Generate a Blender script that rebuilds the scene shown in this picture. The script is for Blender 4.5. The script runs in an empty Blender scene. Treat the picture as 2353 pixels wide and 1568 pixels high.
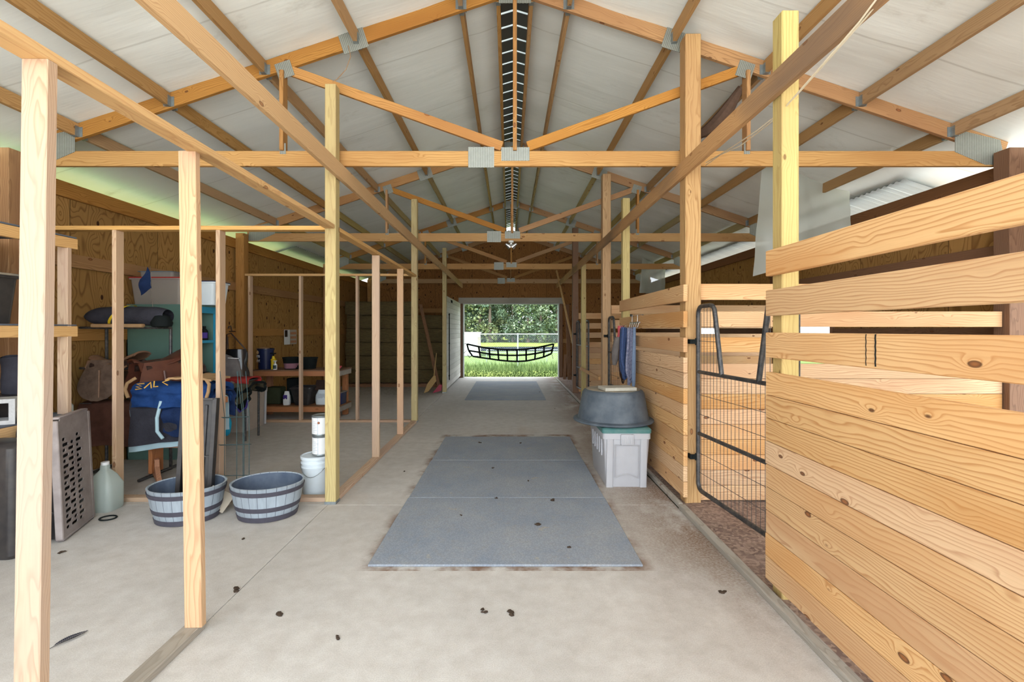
import bpy, bmesh, math, random
from mathutils import Vector, Matrix, Euler, noise

# ------------------------------------------------------------------ camera
S = bpy.context.scene
C = S.collection
FPX, VX, VY, CH = 1060.0, 1170.0, 758.0, 1.57      # focal in px, vanishing point, eye height
cam_d = bpy.data.cameras.new('camera')
cam_d.sensor_width = 36.0
cam_d.lens = 36.0 * FPX / 2353.0
cam_d.shift_x = (1176.5 - VX) / 2353.0
cam_d.shift_y = -(784.0 - VY) / 2353.0
cam_d.clip_start = 0.05
cam_d.clip_end = 500
cam = bpy.data.objects.new('camera', cam_d)
C.objects.link(cam)
cam.location = (0, 0, CH)
cam.rotation_euler = (math.pi / 2, 0, 0)
S.camera = cam

# ------------------------------------------------------------------ world and exposure
S.view_settings.view_transform = 'Standard'
S.view_settings.look = 'None'
S.view_settings.gamma = 1
S.view_settings.use_curve_mapping = False
S.view_settings.exposure = 2.08

W_ = bpy.data.worlds.new('sky')
S.world = W_
W_.use_nodes = True
nt = W_.node_tree
nt.nodes.clear()
_out = nt.nodes.new('ShaderNodeOutputWorld')
_bg = nt.nodes.new('ShaderNodeBackground')
_tc = nt.nodes.new('ShaderNodeTexCoord')
_sep = nt.nodes.new('ShaderNodeSeparateXYZ')
nt.links.new(_tc.outputs['Generated'], _sep.inputs[0])
_mr = nt.nodes.new('ShaderNodeMapRange')           # the bright side of the sky is behind the camera
_mr.inputs['From Min'].default_value = 0.35
_mr.inputs['From Max'].default_value = -0.8
_mr.inputs['To Min'].default_value = 1.0
_mr.inputs['To Max'].default_value = 1.6
nt.links.new(_sep.outputs['Y'], _mr.inputs['Value'])
nt.links.new(_mr.outputs[0], _bg.inputs['Strength'])
_bg.inputs['Color'].default_value = (0.86, 0.93, 1.0, 1)
nt.links.new(_bg.outputs[0], _out.inputs[0])

sun_d = bpy.data.lights.new('sun', 'SUN')
sun_d.energy = 6.0
sun_d.angle = math.radians(8)
sun_d.color = (1.0, 0.95, 0.86)
sun = bpy.data.objects.new('sun', sun_d)
C.objects.link(sun)
sun.rotation_euler = (0, math.radians(-33), 0)   # high sun from the left, beyond the eaves

def P(px, py, Y):
    return Vector(((px - VX) * Y / FPX, Y, CH - (py - VY) * Y / FPX))

# ------------------------------------------------------------------ materials
def srgb(r, g, b):
    f = lambda c: (c / 255 / 12.92) if c / 255 <= .04045 else ((c / 255 + .055) / 1.055) ** 2.4
    return (f(r), f(g), f(b), 1)

class NT:
    def __init__(s, name):
        s.m = bpy.data.materials.new(name)
        s.m.use_nodes = True
        s.t = s.m.node_tree
        s.b = s.t.nodes['Principled BSDF']
    def n(s, typ, **kw):
        x = s.t.nodes.new(typ)
        for k, v in kw.items():
            if k.startswith('i_'):
                x.inputs[k[2:].replace('_', ' ')].default_value = v
            else:
                setattr(x, k, v)
        return x
    def l(s, a, b):
        s.t.links.new(a, b)
    def val(s, x, sock):
        if isinstance(x, (int, float)):
            sock.default_value = x
        else:
            s.l(x, sock)
    def math(s, op, a, b=0.0, c=None):
        x = s.n('ShaderNodeMath', operation=op)
        s.val(a, x.inputs[0]); s.val(b, x.inputs[1])
        if c is not None: s.val(c, x.inputs[2])
        return x.outputs[0]
    def vmul(s, v, w):
        x = s.n('ShaderNodeVectorMath', operation='MULTIPLY')
        s.l(v, x.inputs[0])
        if isinstance(w, tuple): x.inputs[1].default_value = w
        else: s.l(w, x.inputs[1])
        return x.outputs[0]
    def vadd(s, v, w):
        x = s.n('ShaderNodeVectorMath', operation='ADD')
        s.l(v, x.inputs[0])
        if isinstance(w, tuple): x.inputs[1].default_value = w
        else: s.l(w, x.inputs[1])
        return x.outputs[0]
    def noise(s, v, scale=1.0, detail=3.0, rough=.5):
        x = s.n('ShaderNodeTexNoise')
        s.l(v, x.inputs['Vector'])
        x.inputs['Scale'].default_value = scale
        x.inputs['Detail'].default_value = detail
        x.inputs['Roughness'].default_value = rough
        return x.outputs['Fac']
    def ramp(s, f, *stops):
        x = s.n('ShaderNodeValToRGB')
        s.l(f, x.inputs[0])
        e = x.color_ramp.elements
        while len(e) < len(stops): e.new(.5)
        for k, (p, c) in enumerate(stops):
            e[k].position = p
            e[k].color = c if isinstance(c, tuple) else (c, c, c, 1)
        return x.outputs[0]
    def mix(s, f, a, b, mode='MIX'):
        x = s.n('ShaderNodeMix', data_type='RGBA', blend_type=mode)
        s.val(f, x.inputs[0])
        for k, v in ((6, a), (7, b)):
            if isinstance(v, tuple): x.inputs[k].default_value = v
            else: s.l(v, x.inputs[k])
        return x.outputs[2]
    def bump(s, h, strength=.3, dist=.01):
        x = s.n('ShaderNodeBump')
        x.inputs['Strength'].default_value = strength
        x.inputs['Distance'].default_value = dist
        s.l(h, x.inputs['Height'])
        s.l(x.outputs[0], s.b.inputs['Normal'])
    def obj(s):
        return s.n('ShaderNodeTexCoord').outputs['Object']
    def rnd(s):
        return s.n('ShaderNodeObjectInfo').outputs['Random']

def soft(c, k=.74, g=1.04):
    m = .3 * c[0] + .6 * c[1] + .1 * c[2]
    return tuple(min(1, (m + (v - m) * k) * g) for v in c[:3]) + (1,)

def wood(name, light, dark, freq=70, ring=.6, knots=1.0, stain=None, var=.10, fade=None, k=.74, g=1.0):
    """sawn pine: the grain runs along the piece's own local X"""
    q = NT(name)
    light, dark = soft(light, k, g), soft(dark, k, g)
    if stain: stain = soft(stain, k, g)
    P0 = q.obj()
    wn = q.n('ShaderNodeTexWhiteNoise', noise_dimensions='1D')
    q.l(q.rnd(), wn.inputs['W'])
    w = q.n('ShaderNodeSeparateColor'); q.l(wn.outputs['Color'], w.inputs[0])
    off = q.vmul(wn.outputs['Color'], (23.0, 17.0, 31.0))
    Q = q.vadd(P0, off)
    n1 = q.noise(q.vmul(Q, (.9, 5, 5)), 1, 3, .55)
    # knots
    vk = q.n('ShaderNodeTexVoronoi', feature='F1')
    q.l(q.vmul(Q, (3.4, 7.0, 7.0)), vk.inputs['Vector'])
    vk.inputs['Scale'].default_value = 1.0
    d = vk.outputs['Distance']
    kn = q.math('SUBTRACT', 1.0, q.math('MULTIPLY', d, 3.2))
    kn = q.math('MAXIMUM', kn, 0.0)
    kn2 = q.math('POWER', kn, 1.6)
    sp = q.n('ShaderNodeSeparateXYZ'); q.l(P0, sp.inputs[0])
    cy = q.math('MULTIPLY_ADD', w.outputs[1], .16, -.08)
    cz = q.math('MULTIPLY_ADD', w.outputs[2], -.16, -.03)
    y = q.math('SUBTRACT', sp.outputs[1], cy)
    z = q.math('SUBTRACT', sp.outputs[2], cz)
    r = q.math('SQRT', q.math('ADD', q.math('MULTIPLY', y, y), q.math('MULTIPLY', z, z)))
    ph = q.math('ADD', r, q.math('MULTIPLY', n1, .16))
    ph = q.math('ADD', ph, q.math('MULTIPLY', kn2, .07 * knots))
    fr = q.math('FRACT', q.math('MULTIPLY', ph, freq))
    rg = q.ramp(fr, (0, 0.0), (.55, .15), (.88, 1.0), (1, 0.0))
    fib = q.noise(q.vmul(Q, (6, 160, 160)), 1, 2, .6)
    big = q.noise(q.vmul(Q, (.8, 3, 3)), 1, 2, .5)
    col = q.mix(q.math('MULTIPLY', rg, ring), light, dark)
    dk = tuple(c * .55 for c in dark[:3]) + (1,)
    col = q.mix(q.math('MULTIPLY', q.math('SUBTRACT', fib, .5), .55), col, dk)
    if stain:
        col = q.mix(q.ramp(big, (.45, 0.0), (.68, .75)), col, stain)
    # board-to-board variation
    hv = q.n('ShaderNodeHueSaturation')
    q.l(col, hv.inputs['Color'])
    q.l(q.math('MULTIPLY_ADD', w.outputs[0], var * 2, 1 - var), hv.inputs['Value'])
    q.l(q.math('MULTIPLY_ADD', w.outputs[1], .25, .88), hv.inputs['Saturation'])
    col = hv.outputs[0]
    kmask = q.ramp(d, (.0, 1.0), (.085, 1.0), (.105, 0.0))
    krim = q.ramp(d, (.04, 0.0), (.09, 1.0), (.12, 0.0))
    kc = q.mix(krim, srgb(140, 84, 44), srgb(64, 34, 20))
    col = q.mix(q.math('MULTIPLY', kmask, min(1.0, knots * .9)), col, kc)
    q.l(col, q.b.inputs['Base Color'])
    q.b.inputs['Roughness'].default_value = .72
    q.b.inputs['Specular IOR Level'].default_value = .25
    q.bump(q.math('ADD', rg, fib), .12, .004)
    return q.m

def plywood(name, axis, light, dark, knot):
    """rotary cut sheets 1.22 m wide: axis 0/1 = the horizontal axis of the wall; grain runs up"""
    q = NT(name)
    P0 = q.obj()
    sp = q.n('ShaderNodeSeparateXYZ'); q.l(P0, sp.inputs[0])
    h = sp.outputs[axis]
    sheet = q.math('FLOOR', q.math('DIVIDE', h, 1.22))
    wn = q.n('ShaderNodeTexWhiteNoise', noise_dimensions='1D'); q.l(sheet, wn.inputs['W'])
    cb = q.n('ShaderNodeCombineXYZ'); q.l(h, cb.inputs[0]); q.l(sp.outputs[2], cb.inputs[1])
    Q = q.vadd(cb.outputs[0], q.vmul(wn.outputs['Color'], (30.0, 20.0, 10.0)))
    vk = q.n('ShaderNodeTexVoronoi', feature='F1', voronoi_dimensions='2D')
    q.l(q.vmul(Q, (4.6, 2.6, 1.0)), vk.inputs['Vector'])
    vk.inputs['Scale'].default_value = 1.0
    d = vk.outputs['Distance']
    kn = q.math('MAXIMUM', q.math('SUBTRACT', 1.0, q.math('MULTIPLY', d, 2.4)), 0.0)
    n1 = q.noise(q.vmul(Q, (2.2, .45, 1)), 1, 2, .5)
    ph = q.math('ADD', n1, q.math('MULTIPLY', kn, .10))
    ph = q.math('ADD', ph, q.math('MULTIPLY', h, .12))
    fr = q.math('FRACT', q.math('MULTIPLY', ph, 26))
    rg = q.ramp(fr, (0, 0.0), (.6, .1), (.85, 1.0), (1, 0.0))
    fib = q.noise(q.vmul(Q, (130, 5, 1)), 1, 2, .6)
    col = q.mix(q.math('MULTIPLY', rg, .75), light, dark)
    col = q.mix(q.math('MULTIPLY', q.math('SUBTRACT', fib, .5), .6), col, dark)
    hv = q.n('ShaderNodeHueSaturation'); q.l(col, hv.inputs['Color'])
    q.l(q.math('MULTIPLY_ADD', wn.outputs['Value'], .25, .86), hv.inputs['Value'])
    col = hv.outputs[0]
    vs = q.n('ShaderNodeSeparateColor'); q.l(vk.outputs['Color'], vs.inputs[0])
    km = q.math('MULTIPLY', q.ramp(d, (.0, 1.0), (.065, 1.0), (.09, 0.0)), q.math('GREATER_THAN', vs.outputs[0], .6))
    col = q.mix(km, col, knot)
    # joints between the sheets
    e = q.math('FRACT', q.math('DIVIDE', h, 1.22))
    j = q.ramp(e, (0, 1.0), (.003, 1.0), (.006, 0.0))
    col = q.mix(j, col, srgb(40, 26, 14))
    q.l(col, q.b.inputs['Base Color'])
    q.b.inputs['Roughness'].default_value = .8
    q.b.inputs['Specular IOR Level'].default_value = .2
    q.bump(rg, .1, .003)
    return q.m

def plain(name, col, rough=.6, metal=0.0, spec=.4, n_amt=0.0, n_scale=8.0, col2=None, bump=0.0, bscale=60., coat=0):
    q = NT(name)
    v = q.obj()
    if col2 is not None or n_amt:
        c2 = col2 if col2 is not None else tuple(c * (1 - n_amt) for c in col[:3]) + (1,)
        f = q.noise(v, n_scale, 4, .6)
        q.l(q.mix(q.ramp(f, (.35, 0.0), (.7, 1.0)), col, c2), q.b.inputs['Base Color'])
    else:
        q.b.inputs['Base Color'].default_value = col
    q.b.inputs['Roughness'].default_value = rough
    q.b.inputs['Metallic'].default_value = metal
    q.b.inputs['Specular IOR Level'].default_value = spec
    if bump:
        q.bump(q.noise(v, bscale, 3, .6), bump, .01)
    return q.m

M = {}
M['stud'] = wood('fir_stud', srgb(222, 180, 130), srgb(184, 126, 78), 80, .6, .8, srgb(206, 164, 132), g=.85)
M['stud_gray'] = wood('weathered_stud', srgb(206, 168, 128), srgb(168, 120, 80), 110, .6, .5, srgb(184, 160, 142), g=.85)
M['plate'] = wood('top_plate_pine', srgb(226, 178, 108), srgb(196, 138, 72), 60, .55, .7, k=.85, g=.92)
M['beam'] = wood('beam_pine', srgb(222, 178, 116), srgb(184, 130, 68), 75, .6, .8, srgb(204, 158, 98), k=.9, g=.96)
M['beam_old'] = wood('stained_beam', srgb(208, 160, 104), srgb(166, 114, 62), 75, .55, .6, srgb(118, 98, 84), k=.9, g=.96)
M['treated'] = wood('treated_pine', srgb(204, 182, 104), srgb(164, 134, 64), 60, .6, .8, srgb(190, 158, 94), k=.78, g=.86)
M['post'] = wood('post_pine', srgb(204, 162, 104), srgb(156, 108, 56), 48, .7, .8, srgb(188, 144, 94), k=.8, g=.9)
M['truss'] = wood('truss_pine', srgb(190, 138, 72), srgb(136, 88, 36), 70, .65, .9, srgb(164, 110, 54), k=.86, g=.9)
M['chord'] = wood('chord_pine', srgb(204, 158, 94), srgb(156, 106, 50), 60, .65, .9, srgb(180, 128, 70), k=.84, g=.95)
M['purlin'] = wood('purlin_pine', srgb(182, 142, 90), srgb(142, 100, 52), 80, .55, .8, k=.9, g=.95)
M['stall'] = wood('stall_board_pine', srgb(228, 180, 116), srgb(188, 124, 56), 60, .8, 1.0, srgb(206, 142, 70), .10, k=.79, g=.93)
M['bench'] = wood('bench_pine', srgb(188, 118, 62), srgb(140, 78, 36), 70, .5, .7)
M['oldwood'] = wood('grey_weathered_wood', srgb(168, 158, 142), srgb(128, 116, 100), 90, .5, .6, srgb(140, 128, 112))
M['brown'] = wood('brown_old_wood', srgb(138, 92, 52), srgb(92, 56, 28), 80, .5, .7)
M['white_plank'] = wood('whitewashed_plank', srgb(206, 202, 192), srgb(160, 154, 140), 90, .4, .6, srgb(180, 176, 164))
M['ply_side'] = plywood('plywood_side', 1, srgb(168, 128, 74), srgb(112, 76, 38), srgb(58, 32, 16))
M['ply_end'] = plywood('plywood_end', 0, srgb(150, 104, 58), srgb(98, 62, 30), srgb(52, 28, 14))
M['galv'] = plain('galvanised_steel', srgb(150, 158, 160), .45, .7, .5, .25, 30)
M['black_steel'] = plain('black_steel', srgb(52, 54, 58), .45, .4, .5, 0, 25, srgb(92, 88, 84))
M['black_plastic'] = plain('black_plastic', srgb(38, 36, 38), .4, 0, .5, 0, 12, srgb(58, 54, 52))
M['rubber'] = plain('black_rubber', srgb(62, 72, 82), .55, 0, .4, 0, 5, srgb(96, 104, 112), .2, 25)
M['mat_dusty'] = None
M['grey_plastic'] = plain('grey_plastic', srgb(150, 140, 136), .55, 0, .4, 0, 6, srgb(122, 112, 110))
M['tote_grey'] = plain('pale_grey_plastic', srgb(176, 176, 180), .5, 0, .4, .06, 8)
M['tote_green'] = plain('dusty_green_plastic', srgb(70, 116, 114), .5, 0, .4, 0, 12, srgb(92, 124, 120))
M['dust_top'] = plain('dusty_plastic_top', srgb(160, 148, 128), .8, 0, .2, 0, 6, srgb(118, 116, 110))
M['white_plastic'] = plain('white_plastic', srgb(212, 222, 228), .45, 0, .4, .05, 6)
M['white'] = plain('white_paint', srgb(226, 228, 228), .6)
M['label_grey'] = plain('printed_label', srgb(196, 206, 214), .5, 0, .4, 0, 60, srgb(160, 170, 180))
M['barrel'] = None
M['barrel_in'] = plain('planter_inside', srgb(66, 78, 98), .6, 0, .3, 0, 6, srgb(92, 104, 120))
M['hoop'] = plain('planter_band', srgb(74, 72, 82), .6, 0, .3, .2, 20)
M['teal'] = plain('teal_panel', srgb(96, 128, 118), .6, 0, .3, .08, 3)
M['blue_paint'] = plain('blue_paint', srgb(36, 142, 178), .5, 0, .4, .1, 6)
M['navy_plastic'] = plain('navy_plastic', srgb(26, 36, 72), .35)
M['navy'] = plain('navy_cloth', srgb(36, 52, 88), .9, 0, .1, .3, 10, None, .4, 40)
M['royal'] = plain('blue_cloth', srgb(36, 66, 118), .9, 0, .1, .3, 10, None, .4, 40)
M['tan_cloth'] = plain('tan_cloth', srgb(176, 142, 104), .9, 0, .1, .2, 14, None, .3, 60)
M['charcoal'] = plain('charcoal_felt', srgb(62, 62, 70), .95, 0, .1, .3, 8, None, .4, 50)
M['greycloth'] = plain('grey_cloth', srgb(122, 116, 114), .95, 0, .1, .25, 8, None, .3, 50)
M['red_cloth'] = plain('red_cloth', srgb(166, 56, 52), .9, 0, .1, .2, 10)
M['pink'] = plain('pink_cloth', srgb(206, 96, 104), .9, 0, .1, .2, 10)
M['purple'] = plain('purple_cloth', srgb(72, 58, 128), .9, 0, .1)
M['olive'] = plain('olive_cloth', srgb(88, 82, 66), .9, 0, .1, .3, 10)
M['turquoise'] = plain('turquoise_cloth', srgb(36, 150, 186), .8, 0, .2, .2, 10)
M['pale_trim'] = plain('pale_blue_trim', srgb(168, 196, 206), .8, 0, .2)
M['quilt'] = plain('brown_quilt', srgb(84, 56, 46), .95, 0, .1, .3, 10, None, .5, 30)
M['leather_tan'] = plain('tan_leather', srgb(140, 108, 84), .5, 0, .4, 0, 9, srgb(122, 90, 70))
M['leather_grey'] = plain('worn_suede', srgb(118, 98, 84), .9, 0, .1, 0, 14, srgb(92, 76, 66))
M['leather_red'] = plain('brown_leather', srgb(92, 54, 40), .35, 0, .5, 0, 9, srgb(78, 42, 32))
M['leather_dark'] = plain('dark_leather', srgb(58, 42, 36), .45, 0, .4, .3, 10)
M['yellow'] = plain('yellow_plastic', srgb(220, 190, 40), .5)
M['lime'] = plain('lime_cloth', srgb(188, 206, 30), .8)
M['mauve'] = plain('mauve_plastic', srgb(146, 104, 116), .35)
M['orange'] = plain('orange_print', srgb(190, 110, 56), .7)
M['green_box'] = plain('dark_green_cloth', srgb(62, 68, 50), .9, 0, .1, .2, 8)
M['steel'] = plain('bright_steel', srgb(190, 190, 190), .25, .9)
M['rope_white'] = plain('cream_cord', srgb(214, 204, 180), .8)
M['rope_blue'] = plain('blue_rope', srgb(66, 84, 124), .85, 0, .2, .3, 60, None, .5, 120)
M['greyblue'] = plain('grey_lilac_webbing', srgb(140, 142, 162), .85, 0, .2, 0, 40, srgb(84, 90, 118))
M['denim'] = plain('faded_blue_webbing', srgb(116, 134, 160), .85, 0, .2, .2, 30)
M['twine'] = plain('twine', srgb(150, 116, 80), .9)
M['burlap'] = plain('brown_burlap', srgb(100, 80, 68), .95, 0, .1, .2, 30)
M['block'] = plain('cinder_block', srgb(186, 186, 186), .9, 0, .1, .15, 20, None, .4, 80)
M['deck'] = plain('grey_deck', srgb(96, 102, 112), .7, 0, .3, .15, 6)
M['green_wire'] = plain('dark_green_wire', srgb(58, 78, 80), .5, .3)
M['cardboard'] = plain('cardboard', srgb(176, 164, 146), .85)
M['dirt_clod'] = plain('dry_mud', srgb(74, 62, 52), .95, 0, .1, .4, 60)
M['tile'] = plain('concrete_paver', srgb(178, 174, 162), .9, 0, .1, .15, 20, None, .4, 60)
M['jamb'] = plain('white_jamb', srgb(186, 190, 186), .6, 0, .3, .1, 6)
M['fence_metal'] = plain('fence_galvanised', srgb(176, 186, 196), .4, .3)
M['webbing'] = plain('black_webbing', srgb(18, 24, 24), .8, 0, .2)
M['bark'] = plain('bark', srgb(112, 100, 88), .9, 0, .1, .3, 10)
M['road'] = plain('dark_road', srgb(22, 26, 30), 1.0, 0, 0.0)
M['broom'] = plain('broom_straw', srgb(172, 142, 96), .9, 0, .1, .3, 90)
M['skin_red'] = plain('red_plastic', srgb(150, 40, 60), .5)

def m_ceiling():
    q = NT('white_insulation_vinyl')
    v = q.obj()
    sp = q.n('ShaderNodeSeparateXYZ'); q.l(v, sp.inputs[0])
    big = q.noise(q.vmul(v, (.5, 1.6, 1)), 1, 3, .55)
    wr = q.noise(q.vmul(v, (1.2, 9, 1)), 1, 3, .6)
    dirt = q.noise(q.vmul(v, (1.1, 2.3, 1)), 1, 6, .7)
    col = q.mix(q.ramp(big, (.3, 0.0), (.7, 1.0)), srgb(238, 244, 243), srgb(226, 232, 231))
    col = q.mix(q.ramp(dirt, (.60, 0.0), (.80, .5)), col, srgb(150, 146, 132))
    seam = q.math('FRACT', q.math('DIVIDE', sp.outputs[1], 1.22))
    sm = q.ramp(seam, (0, 1.0), (.010, 1.0), (.016, 0.0))
    col = q.mix(q.math('MULTIPLY', sm, .35), col, srgb(168, 170, 164))
    q.l(col, q.b.inputs['Base Color'])
    q.b.inputs['Roughness'].default_value = .42
    q.b.inputs['Specular IOR Level'].default_value = .45
    q.bump(q.math('ADD', q.math('MULTIPLY', big, 2), wr), .16, .03)
    return q.m
M['ceiling'] = m_ceiling()

def m_concrete():
    q = NT('concrete_floor')
    v = q.obj()
    sp = q.n('ShaderNodeSeparateXYZ'); q.l(v, sp.inputs[0])
    a = q.noise(v, .7, 5, .6)
    b = q.noise(v, 9, 5, .65)
    c = q.noise(v, 170, 2, .6)
    col = q.mix(q.ramp(a, (.3, 0.0), (.7, 1.0)), srgb(208, 204, 198), srgb(186, 183, 178))
    col = q.mix(q.ramp(b, (.35, 0.0), (.8, .55)), col, srgb(158, 150, 140))
    col = q.mix(q.math('MULTIPLY', q.ramp(c, (.4, 0.0), (.75, 1.0)), .35), col, srgb(130, 122, 112))
    # trampled bedding spilling from the stalls along the right edge, and dust beside the mats
    edge = q.n('ShaderNodeMapRange'); edge.inputs['From Min'].default_value = .7; edge.inputs['From Max'].default_value = 1.4
    q.l(sp.outputs[0], edge.inputs['Value'])
    yb = q.n('ShaderNodeMapRange'); yb.inputs['From Min'].default_value = 1.9; yb.inputs['From Max'].default_value = 3.4
    q.l(sp.outputs[1], yb.inputs['Value'])
    st = q.noise(q.vmul(v, (2.2, 1.4, 1)), 1, 6, .68)
    m = q.math('MULTIPLY', q.math('MULTIPLY', edge.outputs[0], yb.outputs[0]), q.ramp(st, (.30, 0.0), (.52, 1.0)))
    g = q.noise(v, 60, 4, .7)
    m = q.math('MULTIPLY', m, q.ramp(g, (.3, .35), (.6, 1.0)))
    col = q.mix(m, col, srgb(118, 92, 72))
    # dust line on both sides of the near mats
    ax = q.math('ABSOLUTE', q.math('ADD', sp.outputs[0], .026))
    ln = q.ramp(q.math('SUBTRACT', ax, .90), (0, 1.0), (.10, .0), (.2, 0.0))
    spots = q.ramp(q.noise(v, 3.0, 4, .65), (.42, 0.0), (.6, .9))
    ym = q.math('MULTIPLY', q.math('GREATER_THAN', sp.outputs[1], 3.0), q.math('LESS_THAN', sp.outputs[1], 6.9))
    col = q.mix(q.math('MULTIPLY', q.math('MULTIPLY', ln, spots), ym), col, srgb(110, 78, 54))
    # rusty trickle stains
    s2 = q.noise(q.vadd(q.vmul(v, (.9, .5, 1)), (7.0, 3.0, 0.0)), 1, 5, .6)
    col = q.mix(q.ramp(s2, (.62, 0.0), (.74, .35)), col, srgb(176, 152, 128))
    q.l(col, q.b.inputs['Base Color'])
    q.b.inputs['Roughness'].default_value = .78
    q.b.inputs['Specular IOR Level'].default_value = .3
    q.bump(q.math('ADD', b, q.math('MULTIPLY', c, .4)), .15, .006)
    return q.m
M['concrete'] = m_concrete()

def m_mat():
    q = NT('stall_mat_rubber')
    v = q.obj()
    a = q.noise(v, 2.0, 5, .65)
    b = q.noise(v, 22, 4, .6)
    vo = q.n('ShaderNodeTexVoronoi', feature='F1'); q.l(v, vo.inputs['Vector']); vo.inputs['Scale'].default_value = 75
    col = q.mix(q.ramp(a, (.3, 0.0), (.72, 1.0)), srgb(136, 146, 160), srgb(160, 164, 168))
    col = q.mix(q.ramp(b, (.5, 0.0), (.75, .5)), col, srgb(156, 152, 144))
    col = q.mix(q.ramp(q.noise(v, 5, 3, .5), (.68, 0.0), (.72, .8)), col, srgb(170, 164, 152))
    col = q.mix(q.math('MULTIPLY', q.ramp(vo.outputs['Distance'], (.2, 0.0), (.6, 1.0)), .3), col, srgb(96, 104, 116))
    q.l(col, q.b.inputs['Base Color'])
    q.b.inputs['Roughness'].default_value = .8
    q.b.inputs['Specular IOR Level'].default_value = .25
    q.bump(vo.outputs['Distance'], .5, .003)
    return q.m
M['mat'] = m_mat()

def m_dirt():
    q = NT('stall_bedding')
    v = q.obj()
    a = q.noise(v, 3, 6, .7)
    vo = q.n('ShaderNodeTexVoronoi', feature='F1'); q.l(v, vo.inputs['Vector']); vo.inputs['Scale'].default_value = 48
    s = q.n('ShaderNodeSeparateColor'); q.l(vo.outputs['Color'], s.inputs[0])
    col = q.mix(q.ramp(a, (.3, 0.0), (.7, 1.0)), srgb(128, 104, 92), srgb(92, 72, 62))
    col = q.mix(q.ramp(s.outputs[0], (.2, 0.0), (.9, .6)), col, srgb(170, 146, 128))
    q.l(col, q.b.inputs['Base Color'])
    q.b.inputs['Roughness'].default_value = .95
    q.bump(q.math('ADD', a, s.outputs[1]), .8, .02)
    return q.m
M['dirt'] = m_dirt()

def m_barrel():
    q = NT('whiskey_barrel_staves')
    v = q.obj()
    sp = q.n('ShaderNodeSeparateXYZ'); q.l(v, sp.inputs[0])
    ang = q.math('ARCTAN2', sp.outputs[1], sp.outputs[0])
    f = q.math('FRACT', q.math('MULTIPLY', ang, 22 / (2 * math.pi)))
    j = q.ramp(f, (0, 1.0), (.03, 1.0), (.06, 0.0))
    sid = q.math('FLOOR', q.math('MULTIPLY', ang, 22 / (2 * math.pi)))
    wn = q.n('ShaderNodeTexWhiteNoise', noise_dimensions='1D'); q.l(sid, wn.inputs['W'])
    nz = q.noise(q.vmul(v, (30, 30, 4)), 1, 4, .6)
    col = q.mix(nz, srgb(178, 190, 200), srgb(128, 138, 148))
    col = q.mix(q.math('MULTIPLY', wn.outputs[0], .3), col, srgb(120, 126, 130))
    col = q.mix(j, col, srgb(56, 62, 70))
    q.l(col, q.b.inputs['Base Color'])
    q.b.inputs['Roughness'].default_value = .6
    return q.m
M['barrel'] = m_barrel()

def m_gusset():
    q = NT('truss_plate_steel')
    v = q.obj()
    sp = q.n('ShaderNodeSeparateXYZ'); q.l(v, sp.inputs[0])
    a = q.math('FRACT', q.math('MULTIPLY', sp.outputs[0], 62))
    b = q.math('FRACT', q.math('MULTIPLY', q.math('ADD', sp.outputs[2], q.math('MULTIPLY', q.math('FLOOR', q.math('MULTIPLY', sp.outputs[0], 62)), .006)), 80))
    h = q.math('MULTIPLY', q.ramp(a, (.42, 0.0), (.5, 1.0), (.92, 1.0), (1, 0.0)), q.ramp(b, (.2, 0.0), (.3, 1.0), (.8, 1.0), (.9, 0.0)))
    nz = q.noise(v, 25, 3, .5)
    col = q.mix(nz, srgb(164, 168, 160), srgb(138, 144, 140))
    col = q.mix(q.math('MULTIPLY', h, .8), col, srgb(76, 72, 60))
    q.l(col, q.b.inputs['Base Color'])
    q.b.inputs['Metallic'].default_value = .4
    q.b.inputs['Roughness'].default_value = .5
    return q.m
M['gusset'] = m_gusset()

def m_sheer(name, col, alpha):
    q = NT(name)
    q.b.inputs['Base Color'].default_value = col
    q.b.inputs['Roughness'].default_value = .25
    tr = q.n('ShaderNodeBsdfTranslucent'); tr.inputs[0].default_value = col
    tp = q.n('ShaderNodeBsdfTransparent')
    m1 = q.n('ShaderNodeMixShader'); m1.inputs[0].default_value = .45
    q.l(q.b.outputs[0], m1.inputs[1]); q.l(tr.outputs[0], m1.inputs[2])
    m2 = q.n('ShaderNodeMixShader'); m2.inputs[0].default_value = alpha
    q.l(tp.outputs[0], m2.inputs[1]); q.l(m1.outputs[0], m2.inputs[2])
    o = [x for x in q.t.nodes if x.type == 'OUTPUT_MATERIAL'][0]
    q.l(m2.outputs[0], o.inputs[0])
    return q.m
M['sheet'] = m_sheer('hanging_plastic_film', srgb(206, 212, 204), .82)
M['clear_tote'] = m_sheer('clear_tote_plastic', srgb(196, 190, 182), .7)
M['jug'] = m_sheer('cloudy_jug_plastic', srgb(214, 226, 220), .85)

def m_leaf(name, c1, c2):
    q = NT(name)
    f = q.noise(q.obj(), .9, 4, .6)
    geo = q.n('ShaderNodeTexWhiteNoise', noise_dimensions='3D')
    g = q.n('ShaderNodeNewGeometry')
    q.l(q.rnd(), geo.inputs['Vector'])
    col = q.mix(q.ramp(f, (.35, 0.0), (.65, 1.0)), c1, c2)
    hv = q.n('ShaderNodeHueSaturation'); q.l(col, hv.inputs['Color'])
    q.l(q.math('MULTIPLY_ADD', q.rnd(), .5, .8), hv.inputs['Value'])
    q.l(q.math('MULTIPLY_ADD', q.rnd(), .04, .48), hv.inputs['Hue'])
    q.l(hv.outputs[0], q.b.inputs['Base Color'])
    q.b.inputs['Roughness'].default_value = .7
    q.b.inputs['Specular IOR Level'].default_value = .2
    return q.m
M['leaf'] = m_leaf('tree_leaves', srgb(118, 134, 104), srgb(88, 112, 92))
M['leaf2'] = m_leaf('tree_leaves_yellow', srgb(146, 154, 104), srgb(104, 126, 92))
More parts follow.
